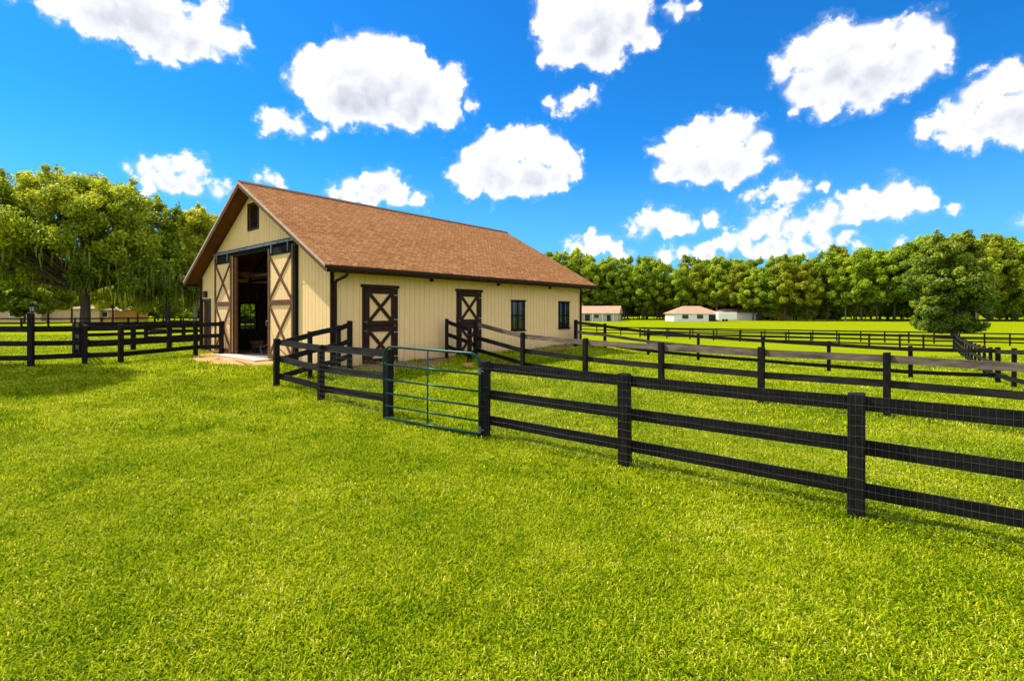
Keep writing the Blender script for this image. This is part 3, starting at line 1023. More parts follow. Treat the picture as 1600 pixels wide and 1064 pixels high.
# ------------------------------------------------------------------ fences
def fence(label, pts, rails=((.04, .14), (.47, .14), (.87, .15)), h=1.25, post=.115, side=1, mat='black', railmat=None, gz_=None, name='board_fence',
          mesh_on=(), group=None, posts=None, heights=None, thick=.03, seed=0, overs={}, top_over=0.0):
    """rails: (distance of the board's top below the post top, height). side: which side of the posts the boards are nailed"""
    r = random.Random(seed)
    P = [(x, y, (gz_[i] if gz_ else tz(x, y))) for i, (x, y) in enumerate(pts)]
    root = empty(name, P[0], 0, label, 'fence', group)
    O = Vector(P[0])
    tops = []
    for i, p in enumerate(P):
        hh = heights[i] if heights else h
        tops.append(p[2] + hh)
        if posts and not posts[i]: continue
        a = Vector(P[max(0, i-1)]); b = Vector(P[min(len(P)-1, i+1)])
        d = (b - a); d.z = 0; d.normalize(); nrm = Vector((-d.y, d.x, 0))
        w = post / 2 * r.uniform(.93, 1.08)
        mb = MB()
        c = Vector(p) - O
        lean = Vector((r.uniform(-.012, .012), r.uniform(-.012, .012), 0))
        ring = [-d*w - nrm*w, d*w - nrm*w, d*w + nrm*w, -d*w + nrm*w]
        ex = top_over * r.uniform(.6, 1.2) + overs.get(i, 0)
        bot = [c + q + Vector((0, 0, -.25)) for q in ring]
        top = [c + q + lean + Vector((0, 0, hh + ex + r.uniform(-.008, .008))) for q in ring]
        mb.hexa(bot + top)
        mb.build('post', M['postblack'], root, bevel=.006)
    for i in range(len(P)-1):
        a, b = Vector(P[i]), Vector(P[i+1])
        d = (b - a); d.z = 0; d.normalize(); nrm = Vector((-d.y, d.x, 0))
        off = nrm * side * (post/2 + thick/2 + .001)
        # at corners keep boards on this side
        for k, (tp, hh) in enumerate(rails):
            za, zb = tops[i] - tp - hh/2, tops[i+1] - tp - hh/2
            za += r.uniform(-.012, .012); zb += r.uniform(-.012, .012)
            A = Vector((a.x, a.y, za)) - O + off + d*.002; B = Vector((b.x, b.y, zb)) - O + off - d*.002
            mb = MB()
            n = 5
            sag = r.uniform(-.012, .006)
            q = [A.lerp(B, j/n) + Vector((0, 0, sag*math.sin(math.pi*j/n))) + nrm*r.uniform(-.002, .002) for j in range(n+1)]
            base = len(mb.v)
            for v in q:
                for (sn, sz) in ((-1, -1), (1, -1), (1, 1), (-1, 1)):
                    mb.v.append(tuple(v + nrm*sn*thick/2 + Vector((0, 0, sz*hh/2))))
            for j in range(n):
                for m_ in range(4):
                    m2 = (m_+1) % 4
                    mb.f.append((base+j*4+m_, base+j*4+m2, base+j*4+4+m2, base+j*4+4+m_))
            mb.f.append((base, base+3, base+2, base+1)); e_ = base+n*4; mb.f.append((e_, e_+1, e_+2, e_+3))
            mm = (railmat[k] if railmat else mat)
            if mesh_on and i < 4:      # nail heads where the board meets its posts
                for q_, sg_ in ((A, 1), (B, -1)):
                    for dz in (-.035, .035):
                        c_ = q_ + d*sg_*.09 + Vector((0, 0, dz)) - nrm*side*(thick/2 + .002)
                        mb.tube([tuple(c_ - nrm*.003), tuple(c_ + nrm*.003)], .006, 6)
            mb.build('rail', M[mm], root)
    for i in mesh_on:
        a, b = Vector(P[i]), Vector(P[i+1])
        d = (b-a); L_ = math.hypot(d.x, d.y); d.z = 0; d.normalize(); nrm = Vector((-d.y, d.x, 0))
        off = nrm * (-side) * (post/2 + .004)
        mb = MB()
        def pt(u, z):
            f = u / L_
            wob = nrm * (.006*math.sin(u*3.1 + i) + .004*math.sin(u*11+z*7)) if 0.02 < f < .98 else Vector((0, 0, 0))
            p = a.lerp(b, f) - O; return Vector((p.x, p.y, p.z + z)) + off + wob
        k = 0
        u = .0
        hm = 1.22
        while u < L_:
            mb.tube([pt(u, 0.0), pt(u, .4), pt(u, .8), pt(u, hm)], .0010, 3, False)
            u += .0508
        z = .02
        while z <= hm:
            w_ = .0016 if (z < .05 or z > 1.15) else .0011
            mb.tube([pt(L_*j/16, z + .004*math.sin(j*1.3+z*9)) for j in range(17)], w_, 3, False)
            z += .1016
        mb.build('wire_mesh', M['wire'], root)
    return root


R3 = ((.02, .14), (.45, .14), (.87, .14))
# near fence with wire mesh (right of the gate)
n0, n1, n2 = (-.44, 7.73), (1.46, 6.25), (3.36, 4.73)
stepx, stepy = 1.9, -1.5
F1 = [n0, n1, n2, (5.26, 3.23), (7.16, 1.73), (9.06, .23)]
fence('near black board fence with wire mesh, right of the green gate', F1, ((.035, .14), (.46, .145), (.88, .145)), h=1.235, side=1,
      mesh_on=(0, 1, 2, 3), post=.145, seed=1, name='board_fence')
# left of the gate
F2 = [(-5.9, 12.13), (-4.1, 10.4), (-2.26, 8.9)]
fence('black board fence between the green gate and the barn front', F2, R3, h=1.22, side=1, mesh_on=(1,), post=.115, seed=2,
      heights=[1.24, 1.24, 1.30], railmat=['blackworn', 'blackworn', 'black'])
# return to the barn wall
F3 = [(-5.9+.06, 12.13+.1), (-5.43, 13.0), (-4.74, 13.1+.15), (-4.55, 13.45)]
fence('short black fence returning to the near barn corner', [(-5.84, 12.24), (-5.33, 12.78), (-4.72, 13.18), (-4.50, 13.42)], R3, h=1.25, side=-1, seed=3, post=.11,
      heights=[1.22, 1.27, 1.29, 1.38], posts=[0, 1, 1, 1])
bz = MB()
br_root = MB().tube([(-5.82, 12.1, tz(-5.8, 12.1)+1.0), (-5.25, 12.7, .22)], .011, 6).build('brace_wire', M['trim'])
tag(br_root, 'thin rusty diagonal brace pole in the fence corner by the barn doors', 'pole')

# gate
gt = empty('metal_gate', (-.50, 7.66, tz(-.5, 7.66)), 0, 'green tubular metal gate across the gap in the near fence', 'gate')
gA = Vector((-.51, 7.62, .05)); gB = Vector((-2.30, 8.70, .09))
GO = Vector(gt.location)
gd = (gB - gA); gL = math.hypot(gd.x, gd.y); gdir = Vector((gd.x/gL, gd.y/gL, 0))


def gp(u, z): return gA + gdir*u + Vector((0, 0, z + .04*u/gL)) - GO


mb = MB()
R_ = .17; Hh = 1.29
path = [gp(0, .0)]
path += [gp(0, Hh - R_)]
for k in range(1, 7):
    a = math.pi/2*k/6; path.append(gp(R_ - R_*math.cos(a), Hh - R_ + R_*math.sin(a)))
path += [gp(gL*.5, Hh), gp(gL - R_, Hh)]
for k in range(1, 7):
    a = math.pi/2*k/6; path.append(gp(gL - R_ + R_*math.sin(a), Hh - R_ + R_*math.cos(a)))
path += [gp(gL, .0)]
mb.tube(path, .021, 10)
mb.tube([gp(0, .02), gp(gL, .02)], .021, 10)
mb.build('frame', M['gate'], gt, smooth=True)
for z in (.235, .46, .70, .97):
    MB().tube([gp(0.0, z), gp(gL, z)], .0165, 10).build('rail', M['gate'], gt, smooth=True)
MB().tube([gp(gL*.51, .02), gp(gL*.51, Hh)], .014, 8).build('upright', M['gate'], gt, smooth=True)
for z in (.10, 1.02):
    MB().tube([gp(-.07, z), gp(.03, z)], .011, 8).tube([gp(0, z-.05), gp(0, z+.05)], .028, 10).build('hinge', M['steel'], gt)
MB().tube([gp(gL+.02, .97), gp(gL+.02, .99), gp(gL-.03, 1.0)], .014, 8).build('latch', M['steel'], gt)

# second paddock fence from stall door
F4 = [(-1.27, 16.85), (.35, 15.6), (2.1, 13.9), (3.72, 12.05), (5.32, 10.35), (6.99, 9.03), (8.75, 7.4), (10.5, 5.75)]
fence('weathered three board fence running from the far stall door across the paddock', F4, ((.03, .145), (.50, .14), (.93, .13)), h=1.22, side=1, post=.115, seed=4,
      railmat=['faded', 'blackworn', 'black'], heights=[1.30, 1.22, 1.22, 1.22, 1.22, 1.22, 1.22, 1.22], top_over=.03)
fence('short dark fence stub beside the far stall door', [(-2.22, 16.45), (-1.42, 16.35)], R3, h=1.27, side=1, post=.10, seed=5, heights=[1.36, 1.12])
# narrow gate standing ajar
g2 = empty('metal_gate', (-1.27, 16.72, tz(-1.27, 16.7)), 0, 'narrow dark tube gate standing ajar at the far stall door', 'gate')
mb = MB(); pth = []
for (u, z) in ((0, .05), (0, 1.0), (.03, 1.08), (.1, 1.14), (.2, 1.16), (1.0, 1.16), (1.1, 1.13), (1.16, 1.04), (1.16, .05), (0, .05)):
    pth.append((-u*.13, -u*.98, z))
mb.tube(pth, .02, 8)
mb.build('frame', M['brown'], g2, smooth=True)
for z in (.32, .6, .88): MB().tube([(0, 0, z), (-1.16*.13, -1.16*.98, z)], .015, 8).build('rail', M['brown'], g2)

# third fence from the barn's back corner


def onray(px, a, b):
    k = (px - 800) / F
    # a + u (b-a): x = k y
    den = (b[0]-a[0]) - k*(b[1]-a[1])
    u = (k*a[1] - a[0]) / den
    return (a[0] + u*(b[0]-a[0]), a[1] + u*(b[1]-a[1]))


A_, B_ = (4.48, 23.4), (17.3, 17.25)
F5 = [(2.89, 22.0)] + [onray(p, A_, B_) for p in (945, 1013, 1091, 1192, 1295, 1423)] + [B_]
fence('black paddock fence running from the barn back corner to the right', F5, R3, h=1.22, side=-1, post=.12, seed=6, railmat=['blackworn', 'faded', 'black'], top_over=.04,
      heights=[1.2, 1.22, 1.22, 1.25, 1.25, 1.25, 1.25, 1.28])
# right lane fence going away
d7 = ((39.3-17.3)/13, (43-17.25)/13)
F7 = [(17.3 - 1.45*k, 17.25 - 1.95*k) for k in (3, 2, 1)]
F7 = F7 + [(17.3 + d7[0]*k, 17.25 + d7[1]*k) for k in range(0, 14)]
fence('long black fence on the right running away to the lone tree', F7, R3, h=1.27, side=1, post=.11, seed=7, railmat=['blackworn', 'blackworn', 'black'], top_over=.04)
# far fences


def ztop_line(px, off, drop):
    y = drop * F / off
    return ((px-800)/F*y, y)


FA = []
for k in range(21):
    px = 895 + 37.5*k + (0 if k < 14 else (k-14)*2)
    off = 22.0 + (px - 900) * (33.3-22.0) / 700
    FA.append(ztop_line(px, off, 2.05))
fence('farthest black rail fence crossing the whole right field', FA, R3, h=1.25, side=1, post=.12, seed=8)
FB = []
for px in (1000, 1042, 1078, 1115, 1156, 1190, 1228, 1267, 1311, 1358, 1406, 1443, 1490):
    off = 24.6 + (px - 1000) * (38.0-24.6) / 490
    FB.append(ztop_line(px, off, 2.05))
fence('black rail fence just in front of the farthest fence, ending at the lane corner', FB, R3, h=1.25, side=-1, post=.13, seed=9)

# left side fences
FL1 = [(-20.5, 14.2), (-18.0, 14.3), (-14.3, 14.35), (-13.48, 15.26), (-12.67, 15.75), (-11.8, 18.0), (-11.03, 18.35)]
FL1 = [(-19.1, 14.2), (-16.7, 14.3), (-14.3, 14.4), (-13.5, 15.3), (-12.72, 15.75), (-11.82, 18.1), (-11.0, 18.35)]
fence('black board fence in front of the left trees, ending by the barn doors', FL1, ((.05, .15), (.47, .15), (.89, .15)), h=1.32, side=1, post=.13, seed=10,
      heights=[1.3]*7, overs={2: .36})
FL2 = [(-17.4, 19.3), (-16.5, 21.1), (-15.5, 21.9), (-14.3, 23.6), (-13.0, 25.4)]
fence('second black fence behind, on the left side of the barn', FL2, R3, h=1.33, side=1, post=.16, seed=11)
fence('short link of black fence joining the two left fences', [(-17.4, 19.2), (-15.4, 17.3), (-13.55, 15.4)], R3, h=1.3, side=1, post=.12, seed=12, posts=[0, 1, 0])
fence('black fence along the left edge of the far lawn', [(-24, 27.5), (-21.7, 23.4), (-17.55, 19.3)], R3, h=1.3, side=1, post=.15, seed=14, posts=[1, 1, 0]) if False else None
FL4 = [(-66 + 2.75*k, 51 + .12*k) for k in range(18)]
fence('distant black rail fence in front of the left houses', FL4, R3, h=1.15, side=1, post=.14, seed=13)
MBp = fence('lone black fence run between the left fences and the trees', [(-20.4, 27), (-17.9, 26.4), (-15.4, 26), (-12.9, 26.5)], ((.02, .14), (.42, .14), (.82, .14)), h=1.2, side=1, post=.13, seed=15)

# lantern on the left post
lz = tz(-14.3, 14.4) + 1.67
ln = empty('post_lantern', (-14.28, 14.42, lz), 0, 'small black lantern on the tall fence post at the left', 'lantern')
MB().tube([(0, 0, 0), (0, 0, .05)], [.05, .03], 8).build('base', M['header'], ln)
MB().tube([(0, 0, .05), (0, 0, .19)], [.05, .07], 6).build('glass', M['lampglass'], ln)
cage = MB()
for k in range(6):
    a = k*math.pi/3
    cage.tube([(.052*math.cos(a), .052*math.sin(a), .05), (.074*math.cos(a), .074*math.sin(a), .19)], .006, 4)
cage.build('cage', M['header'], ln)
MB().tube([(0, 0, .19), (0, 0, .205), (0, 0, .26), (0, 0, .30)], [.105, .10, .03, .008], 10).build('cap', M['header'], ln)


# ------------------------------------------------------------------ trees
def leaves_mesh(name, clumps, n, size, mat, r, up=.35, jitter=.6, aspect=.6, tint_sd=.16, fill=.45, drop=0.0):
    """clumps: (x,y,z,rx,rz,tint)"""
    Cn = len(clumps)
    cl = np.array(clumps)
    wts = (cl[:, 3] ** 1.7); wts /= wts.sum()
    ci = r.choice(Cn, size=n, p=wts)
    c = cl[ci]
    d = r.normal(size=(n, 3)); d /= np.linalg.norm(d, axis=1)[:, None]
    rad = r.random(n) ** fill
    pos = c[:, :3] + d * rad[:, None] * np.stack([c[:, 3], c[:, 3], c[:, 4]], 1)
    nr = d + r.normal(size=(n, 3)) * jitter + np.array([0, 0, up])
    nr /= np.linalg.norm(nr, axis=1)[:, None]
    t = r.normal(size=(n, 3)); t -= nr * (t*nr).sum(1)[:, None]; t /= np.linalg.norm(t, axis=1)[:, None]
    b = np.cross(nr, t)
    s = size * r.uniform(.55, 1.35, n)[:, None]
    fold = nr * s * .18
    v = np.stack([pos - t*s*.5 - fold*.3, pos - b*s*.5*aspect + fold, pos + t*s*.5 - fold*.3, pos + b*s*.5*aspect + fold], 1).reshape(-1, 3)
    tint = np.clip(c[:, 5] + r.normal(size=n) * tint_sd, 0, 1)
    me = bpy.data.meshes.new(name)
    me.vertices.add(4*n); me.vertices.foreach_set('co', v.ravel())
    me.loops.add(4*n); me.loops.foreach_set('vertex_index', np.arange(4*n))
    me.polygons.add(n); me.polygons.foreach_set('loop_start', np.arange(n)*4); me.polygons.foreach_set('loop_total', np.full(n, 4))
    at = me.attributes.new('tint', 'FLOAT', 'POINT'); at.data.foreach_set('value', np.repeat(tint, 4).astype(np.float32))
    me.materials.append(mat)
    me.update(); me.validate()
    return me


def crown_clumps(r, n, cx, cz, rx, rz, cr, zlow=-.75, cy=0, ry=None, inner=.25, base=.5, shape=None, flat=.8):
    out = []
    ry = ry or rx
    while len(out) < n:
        d = r.normal(size=3); d /= np.linalg.norm(d)
        if d[2] < zlow: continue
        k = 1 if r.random() > inner else r.uniform(.3, .85)
        k *= r.uniform(.82, 1.06)
        w = 1.0
        if shape: w = shape(d[2])
        cc = cr * r.uniform(.65, 1.3)
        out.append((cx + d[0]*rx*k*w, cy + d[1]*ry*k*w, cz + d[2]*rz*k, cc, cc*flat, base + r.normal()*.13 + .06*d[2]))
    return out


def tree_mesh(r, h, trunk_r, clumps, fork_z, n_limb, lean=0, seg=8, twigs=True):
    mb = MB()
    top = Vector((lean, 0, fork_z))
    mb.tube([(0, 0, -.4), (0, 0, .0), (lean*.1, 0, fork_z*.15), (lean*.4, .05, fork_z*.55), tuple(top)],
            [trunk_r*1.9, trunk_r*1.35, trunk_r*1.05, trunk_r*.95, trunk_r*.8], seg)
    pick = r.choice(len(clumps), size=min(n_limb, len(clumps)), replace=False)
    for i in pick:
        c = clumps[i]
        e = Vector(c[:3]); s = top + Vector((0, 0, -r.uniform(0, .35)*fork_z*.3))
        m1 = s.lerp(e, .33) + Vector((r.normal()*.3, r.normal()*.3, abs(r.normal())*.3 - .1*(e-s).length*.2))
        m2 = s.lerp(e, .7) + Vector((r.normal()*.3, r.normal()*.3, .2))
        rr = trunk_r * r.uniform(.28, .5)
        mb.tube([tuple(s), tuple(m1), tuple(m2), tuple(e)], [rr, rr*.7, rr*.4, rr*.12], 6, False)
    return mb


def make_tree(name, loc, label, cat, group, r, clumps, nleaf, lsize, leafm, barkm, trunk_r, fork_z, n_limb, lean=0, rz=0, **kw):
    root = empty(name, loc, rz, label, cat, group)
    link('crown', leaves_mesh('crown', clumps, nleaf, lsize, M[leafm], r, **kw), root)
    tree_mesh(r, 0, trunk_r, clumps, fork_z, n_limb, lean).build('trunk', M[barkm], root, smooth=True)
    return root


def moss_mesh(r, clumps, n, lmin, lmax, width):
    vs, fs, ti = [], [], []
    lows = [c for c in clumps]
    lows.sort(key=lambda c: c[2])
    lows = lows[:max(4, int(len(lows)*.33))]
    for i in range(n):
        c = lows[r.integers(len(lows))]
        x, y = c[0] + r.normal()*c[3]*.6, c[1] + r.normal()*c[3]*.6
        z = c[2] - c[4]*r.uniform(.2, .8)
        L = r.uniform(lmin, lmax)
        a = r.uniform(0, math.pi)
        seg = 4; b = len(vs)
        tv = float(np.clip(r.normal()*.25+.5, 0, 1))
        for k in range(seg+1):
            f = k/seg
            w = width * (1 - f**2) * r.uniform(.6, 1.2) + .01
            ox, oy = r.normal()*.05, r.normal()*.05
            vs.append((x+ox+math.cos(a)*w, y+oy+math.sin(a)*w, z-L*f)); vs.append((x+ox-math.cos(a)*w, y+oy-math.sin(a)*w, z-L*f))
            ti += [tv, tv]
        for k in range(seg): fs.append((b+2*k, b+2*k+1, b+2*k+3, b+2*k+2))
    me = bpy.data.meshes.new('moss'); me.from_pydata(vs, [], fs)
    at = me.attributes.new('tint', 'FLOAT', 'POINT'); at.data.foreach_set('value', np.array(ti, np.float32))
    me.materials.append(M['moss'])
    return me


def on_ground(px, y):
    x = (px-800)/F*y
    return (x, y, tz(x, y))


def pz(py, y):  # world z of row py at depth y
    return CAMZ - (py - HZ)/F*y


def sprigs(r, cl, n, cr, up=1.0):
    out = []
    a = np.array(cl); 
    for i in range(n):
        c = a[r.integers(len(a))]
        ctr = a[:, :3].mean(0)
        d = c[:3] - ctr; d[2] = abs(d[2]) + .3; d /= np.linalg.norm(d) + 1e-6
        p = c[:3] + d * c[3] * r.uniform(.9, 1.35) * up
        out.append((p[0], p[1], p[2], cr*r.uniform(.4, .9), cr*r.uniform(.6, 1.2), c[5] + .08))
    return out


# the big live oak at the left
r = np.random.default_rng(11)
Y = 56.0
loc = on_ground(133, Y); g0 = loc[2]
sc = Y / F
def C(px, py, rad, n, cr, base=.5, zl=-.6, flat=.8):   # crown lobe given in photo pixels around this tree
    return crown_clumps(r, n, (px-133)*sc, pz(py, Y)-g0, rad[0]*sc, rad[1]*sc, cr, zl, base=base, inner=.3, flat=flat, cy=r.uniform(-1, 1))
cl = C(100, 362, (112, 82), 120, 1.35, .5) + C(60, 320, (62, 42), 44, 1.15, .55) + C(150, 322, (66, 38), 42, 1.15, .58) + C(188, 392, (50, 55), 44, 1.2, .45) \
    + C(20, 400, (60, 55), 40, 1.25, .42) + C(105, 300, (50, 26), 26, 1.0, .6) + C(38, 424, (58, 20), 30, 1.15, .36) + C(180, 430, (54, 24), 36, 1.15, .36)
cl += sprigs(r, cl, 170, .62)
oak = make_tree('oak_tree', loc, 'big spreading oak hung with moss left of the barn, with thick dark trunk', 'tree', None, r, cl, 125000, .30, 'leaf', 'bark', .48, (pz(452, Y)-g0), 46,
                aspect=.7, jitter=.75, tint_sd=.2, fill=.55)
tag(link('moss', moss_mesh(r, cl, 900, .6, 2.0, .09), oak), kind='stuff')

Y = 66.0
r = np.random.default_rng(12)
loc = on_ground(262, Y); g0 = loc[2]; sc = Y/F
def C2(px, py, rad, n, cr, base, x0):
    return crown_clumps(r, n, (px-x0)*sc, pz(py, Y)-g0, rad[0]*sc, rad[1]*sc, cr, -.7, base=base, inner=.3, cy=r.uniform(-1, 1))
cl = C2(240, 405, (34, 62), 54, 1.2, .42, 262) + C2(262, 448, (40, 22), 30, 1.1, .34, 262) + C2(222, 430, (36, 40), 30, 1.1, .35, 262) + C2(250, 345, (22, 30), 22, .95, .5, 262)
cl += sprigs(r, cl, 60, .6)
t2 = make_tree('oak_tree', loc, 'darker narrow oak between the big oak and the barn roof', 'tree', None, r, cl, 42000, .32, 'leaf', 'bark', .3, (pz(465, Y)-g0), 24, aspect=.7, tint_sd=.2)
tag(link('moss', moss_mesh(r, cl, 500, .8, 2.6, .10), t2), kind='stuff')
Y = 80.0
r = np.random.default_rng(13)
loc = on_ground(305, Y); g0 = loc[2]; sc = Y/F
cl = C2(302, 385, (38, 58), 60, 1.35, .6, 305) + C2(308, 350, (28, 18), 24, 1.1, .68, 305) + C2(285, 420, (32, 40), 28, 1.3, .5, 305) + C2(318, 420, (26, 40), 26, 1.3, .5, 305)
cl += sprigs(r, cl, 60, .6, .8)
t3 = make_tree('oak_tree', loc, 'bright yellow green tree just left of the barn roof', 'tree', None, r, cl, 50000, .38, 'leafy', 'palebark', .33, (pz(462, Y)-g0), 24, aspect=.7, tint_sd=.2)
tag(link('moss', moss_mesh(r, cl, 420, 1.0, 3.2, .12), t3), kind='stuff')

# smaller trees and bushes behind the left fences
small = [(38, 72, 470, 26, 24, 'leaf', 'dark small tree under the big oak, beside the lantern'),
         (75, 78, 462, 26, 22, 'leafy', 'bright young tree between the lantern and the oak trunk'),
         (112, 84, 464, 18, 16, 'leafy', 'small pale tree just left of the oak trunk'),
         (176, 80, 464, 30, 20, 'leafy', 'low branching bright tree right of the oak trunk'),
         (215, 90, 470, 20, 20, 'leafy', 'rounded light green bush tree below the mossy oaks'),
         (-8, 70, 440, 34, 40, 'leaf', 'dark tree at the extreme left edge of the view'),
         (255, 96, 476, 22, 18, 'leafy', 'low yellow green tree below the narrow oak'),
         (320, 92, 455, 20, 34, 'leafy', 'green tree touching the barn left eave')]
for i, (px, Y, py, rx, rz_, lm, lab) in enumerate(small):
    r = np.random.default_rng(30+i)
    loc = on_ground(px, Y); g0 = loc[2]; sc = Y/F
    cl = crown_clumps(r, 30, 0, pz(py, Y)-g0, rx*sc, rz_*sc, 1.0, -.8, base=.5, inner=.3)
    make_tree('small_tree', loc, lab, 'tree', 'small trees behind the left fences', r, cl, 9000, .42, lm, 'bark', .14, max(.8, (pz(py+rz_*.8, Y)-g0)), 10, aspect=.7, tint_sd=.2)

# big tree beyond the left edge: its shade falls on the lawn
r = np.random.default_rng(21)
cl = crown_clumps(r, 74, 0, 10.0, 2.2, 4.4, .9, -.8, inner=.35)
make_tree('oak_tree', (-20.3, 14.7, tz(-20.3, 14.7)), 'leafy tree just off the left edge, shading the lawn corner', 'tree', None, r, cl, 38000, .26, 'leaf', 'bark', .26, 7.0, 14)

# lone broad tree at the right
Y = 60.0
r = np.random.default_rng(17)
loc = on_ground(1491, Y); g0 = loc[2]; sc = Y/F
def rz2(px, py, rad, n, cr, base, zl=-.85):
    return crown_clumps(r, n, (px-1491)*sc, pz(py, Y)-g0, rad[0]*sc*.93, rad[1]*sc, cr, zl, base=base, inner=.3, cy=r.uniform(-.6, .6), flat=.72)
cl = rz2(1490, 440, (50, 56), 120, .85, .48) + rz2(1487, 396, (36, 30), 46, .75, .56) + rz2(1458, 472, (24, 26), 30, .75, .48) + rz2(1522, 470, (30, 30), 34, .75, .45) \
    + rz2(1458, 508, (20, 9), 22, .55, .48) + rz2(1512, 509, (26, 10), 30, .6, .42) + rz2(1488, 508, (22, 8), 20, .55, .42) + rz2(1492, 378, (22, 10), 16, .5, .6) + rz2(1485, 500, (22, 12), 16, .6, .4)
cl += sprigs(r, cl, 70, .5, .7)
make_tree('magnolia_tree', loc, 'broad dark green lone tree standing before the wood, foliage to the ground', 'tree', None, r, cl, 80000, .29, 'leafg', 'bark', .34, 2.6, 30,
          aspect=.6, jitter=.65, up=.5, tint_sd=.2, fill=.5)

# the wood edge: six kinds copied along the line
protos = []
for k in range(7):
    r = np.random.default_rng(50+k)
    hh = 21 + r.uniform(-1.5, 1.5)
    if k < 4:
        cl = crown_clumps(r, 66, 0, 13.2, 4.8, 8.2, 1.35, -.8, inner=.25, base=.48, shape=lambda z: 1.05 - .32*max(z, 0))
        cl += crown_clumps(r, 8, 0, 6.5, 3.2, 2.0, 1.2, -.3, inner=.3, base=.5)
        fz = 5.2
    elif k < 6:
        cl = crown_clumps(r, 70, 0, 11.8, 5.3, 9.8, 1.35, -.9, inner=.25, base=.42)
        fz = 3.5
    else:
        cl = crown_clumps(r, 30, 0, 5.2, 3.2, 4.4, 1.2, -.9, inner=.3, base=.62)
        fz = 2.0
    cl += sprigs(r, cl, 26, 1.0, .62)
    p = make_tree('broadleaf_tree' if k < 6 else 'young_tree', (0, 0, 0), '', 'tree', None, r, cl, 19000 if k < 6 else 8000, .50 if k < 6 else .42,
                  'leafd' if k != 3 else 'leafy', 'bark' if k not in (1, 4) else 'palebark', .26 if k < 6 else .12, fz, 14, aspect=.75, tint_sd=.22, jitter=.8, fill=.58)
    protos.append((p, hh))
used = set()
r = np.random.default_rng(99)
WOOD = 'tall broadleaf tree in the long wood edge behind the far field'


def put(k, x, y, s, label, group, sxy=1.0):
    p, hh = protos[k]
    o = p if k not in used else copy_tree(p)
    used.add(k)
    o.location = (x, y, tz(x, y) - .1)
    o.rotation_euler = (0, 0, r.uniform(0, 6.28))
    o.scale = (s*sxy, s*sxy, s)
    o['label'] = label; o['group'] = group; o['category'] = 'tree'


UNDER = True


def top_row(px):
    xs = [780, 860, 900, 940, 985, 1010, 1045, 1090, 1140, 1200, 1250, 1300, 1350, 1400, 1430, 1500, 1560, 1620, 1700]
    ys = [395, 390, 396, 404, 403, 398, 411, 399, 401, 404, 397, 391, 384, 389, 372, 366, 369, 366, 364]
    return float(np.interp(px, xs, ys))


def wood_y(px):
    return float(np.interp(px, [840, 1000, 1250, 1450, 1700], [182, 178, 158, 140, 126]))


for row, (dy, dh, stp) in enumerate(((0, 1.0, 26), (9, 1.0, 27), (20, .98, 30), (34, .9, 34))):
    px = 800 + row*9
    while px < 1690:
        y = wood_y(px) + dy + r.uniform(-2.5, 2.5)
        if row == 0 and 905 < px < 1165: y = max(y, 186 + r.uniform(0, 4))
        x = (px-800)/F*y
        top = pz(top_row(px) + r.uniform(-9, 17), y) - tz(x, y)
        k = int(r.integers(0, 4)) if row < 2 else int(r.integers(0, 6))
        if row == 3: k = 4 + int(r.integers(0, 2))
        put(k, x, y, top*dh/22.6, WOOD, 'trees of the wood edge behind the far field', sxy=1.0)
        px += stp * r.uniform(.75, 1.2) * (1 + (px-800)/3000)
# lower young trees and shrubs at the wood's foot
for px in (1010, 1030, 1052, 1172, 1210, 1262, 1330, 1352, 1385, 1418, 1552, 1580, 1600, 1640, 1440, 1460, 1478, 1496, 1512, 1528, 1544, 1562, 1572, 1590, 1620, 965, 990, 1240, 1300):
    y = wood_y(px) + r.uniform(4, 14) + (8 if px < 1160 else 0)
    put(6, (px-800)/F*y, y, r.uniform(.55, 1.15), 'low young tree filling the foot of the far wood', 'young trees at the foot of the far wood', 1.2)
for px in range(905, 1450, 13):
    y = wood_y(px) + 24 + r.uniform(-4, 6)
    put(6, (px-800)/F*y, y, r.uniform(.7, 1.0), 'bushy undergrowth tree deep in the shade of the far wood', 'undergrowth trees inside the far wood', 1.5)
# left background wood behind the houses
for px in range(-220, 420, 34):
    y = 128 + r.uniform(-5, 12)
    put(int(r.integers(0, 6)), (px + r.uniform(-8, 8)-800)/F*y, y, r.uniform(.5, .72), 'distant tree in the wood behind the left houses', 'trees behind the left houses', 1.25)


for px in list(range(-60, 420, 22)):
    y = 112 + r.uniform(-4, 8)
    put(6, (px + r.uniform(-6, 6)-800)/F*y, y, r.uniform(.5, .8), 'low bushy tree in the undergrowth behind the left houses', 'low trees behind the left houses', 1.7)
for px, y in ((368, 58), (384, 64), (398, 55), (410, 66), (350, 72)):
    put(6, (px-800)/F*y, y, .62, 'green bushy tree behind the barn, seen through its window', 'bushy trees behind the barn', 1.3)


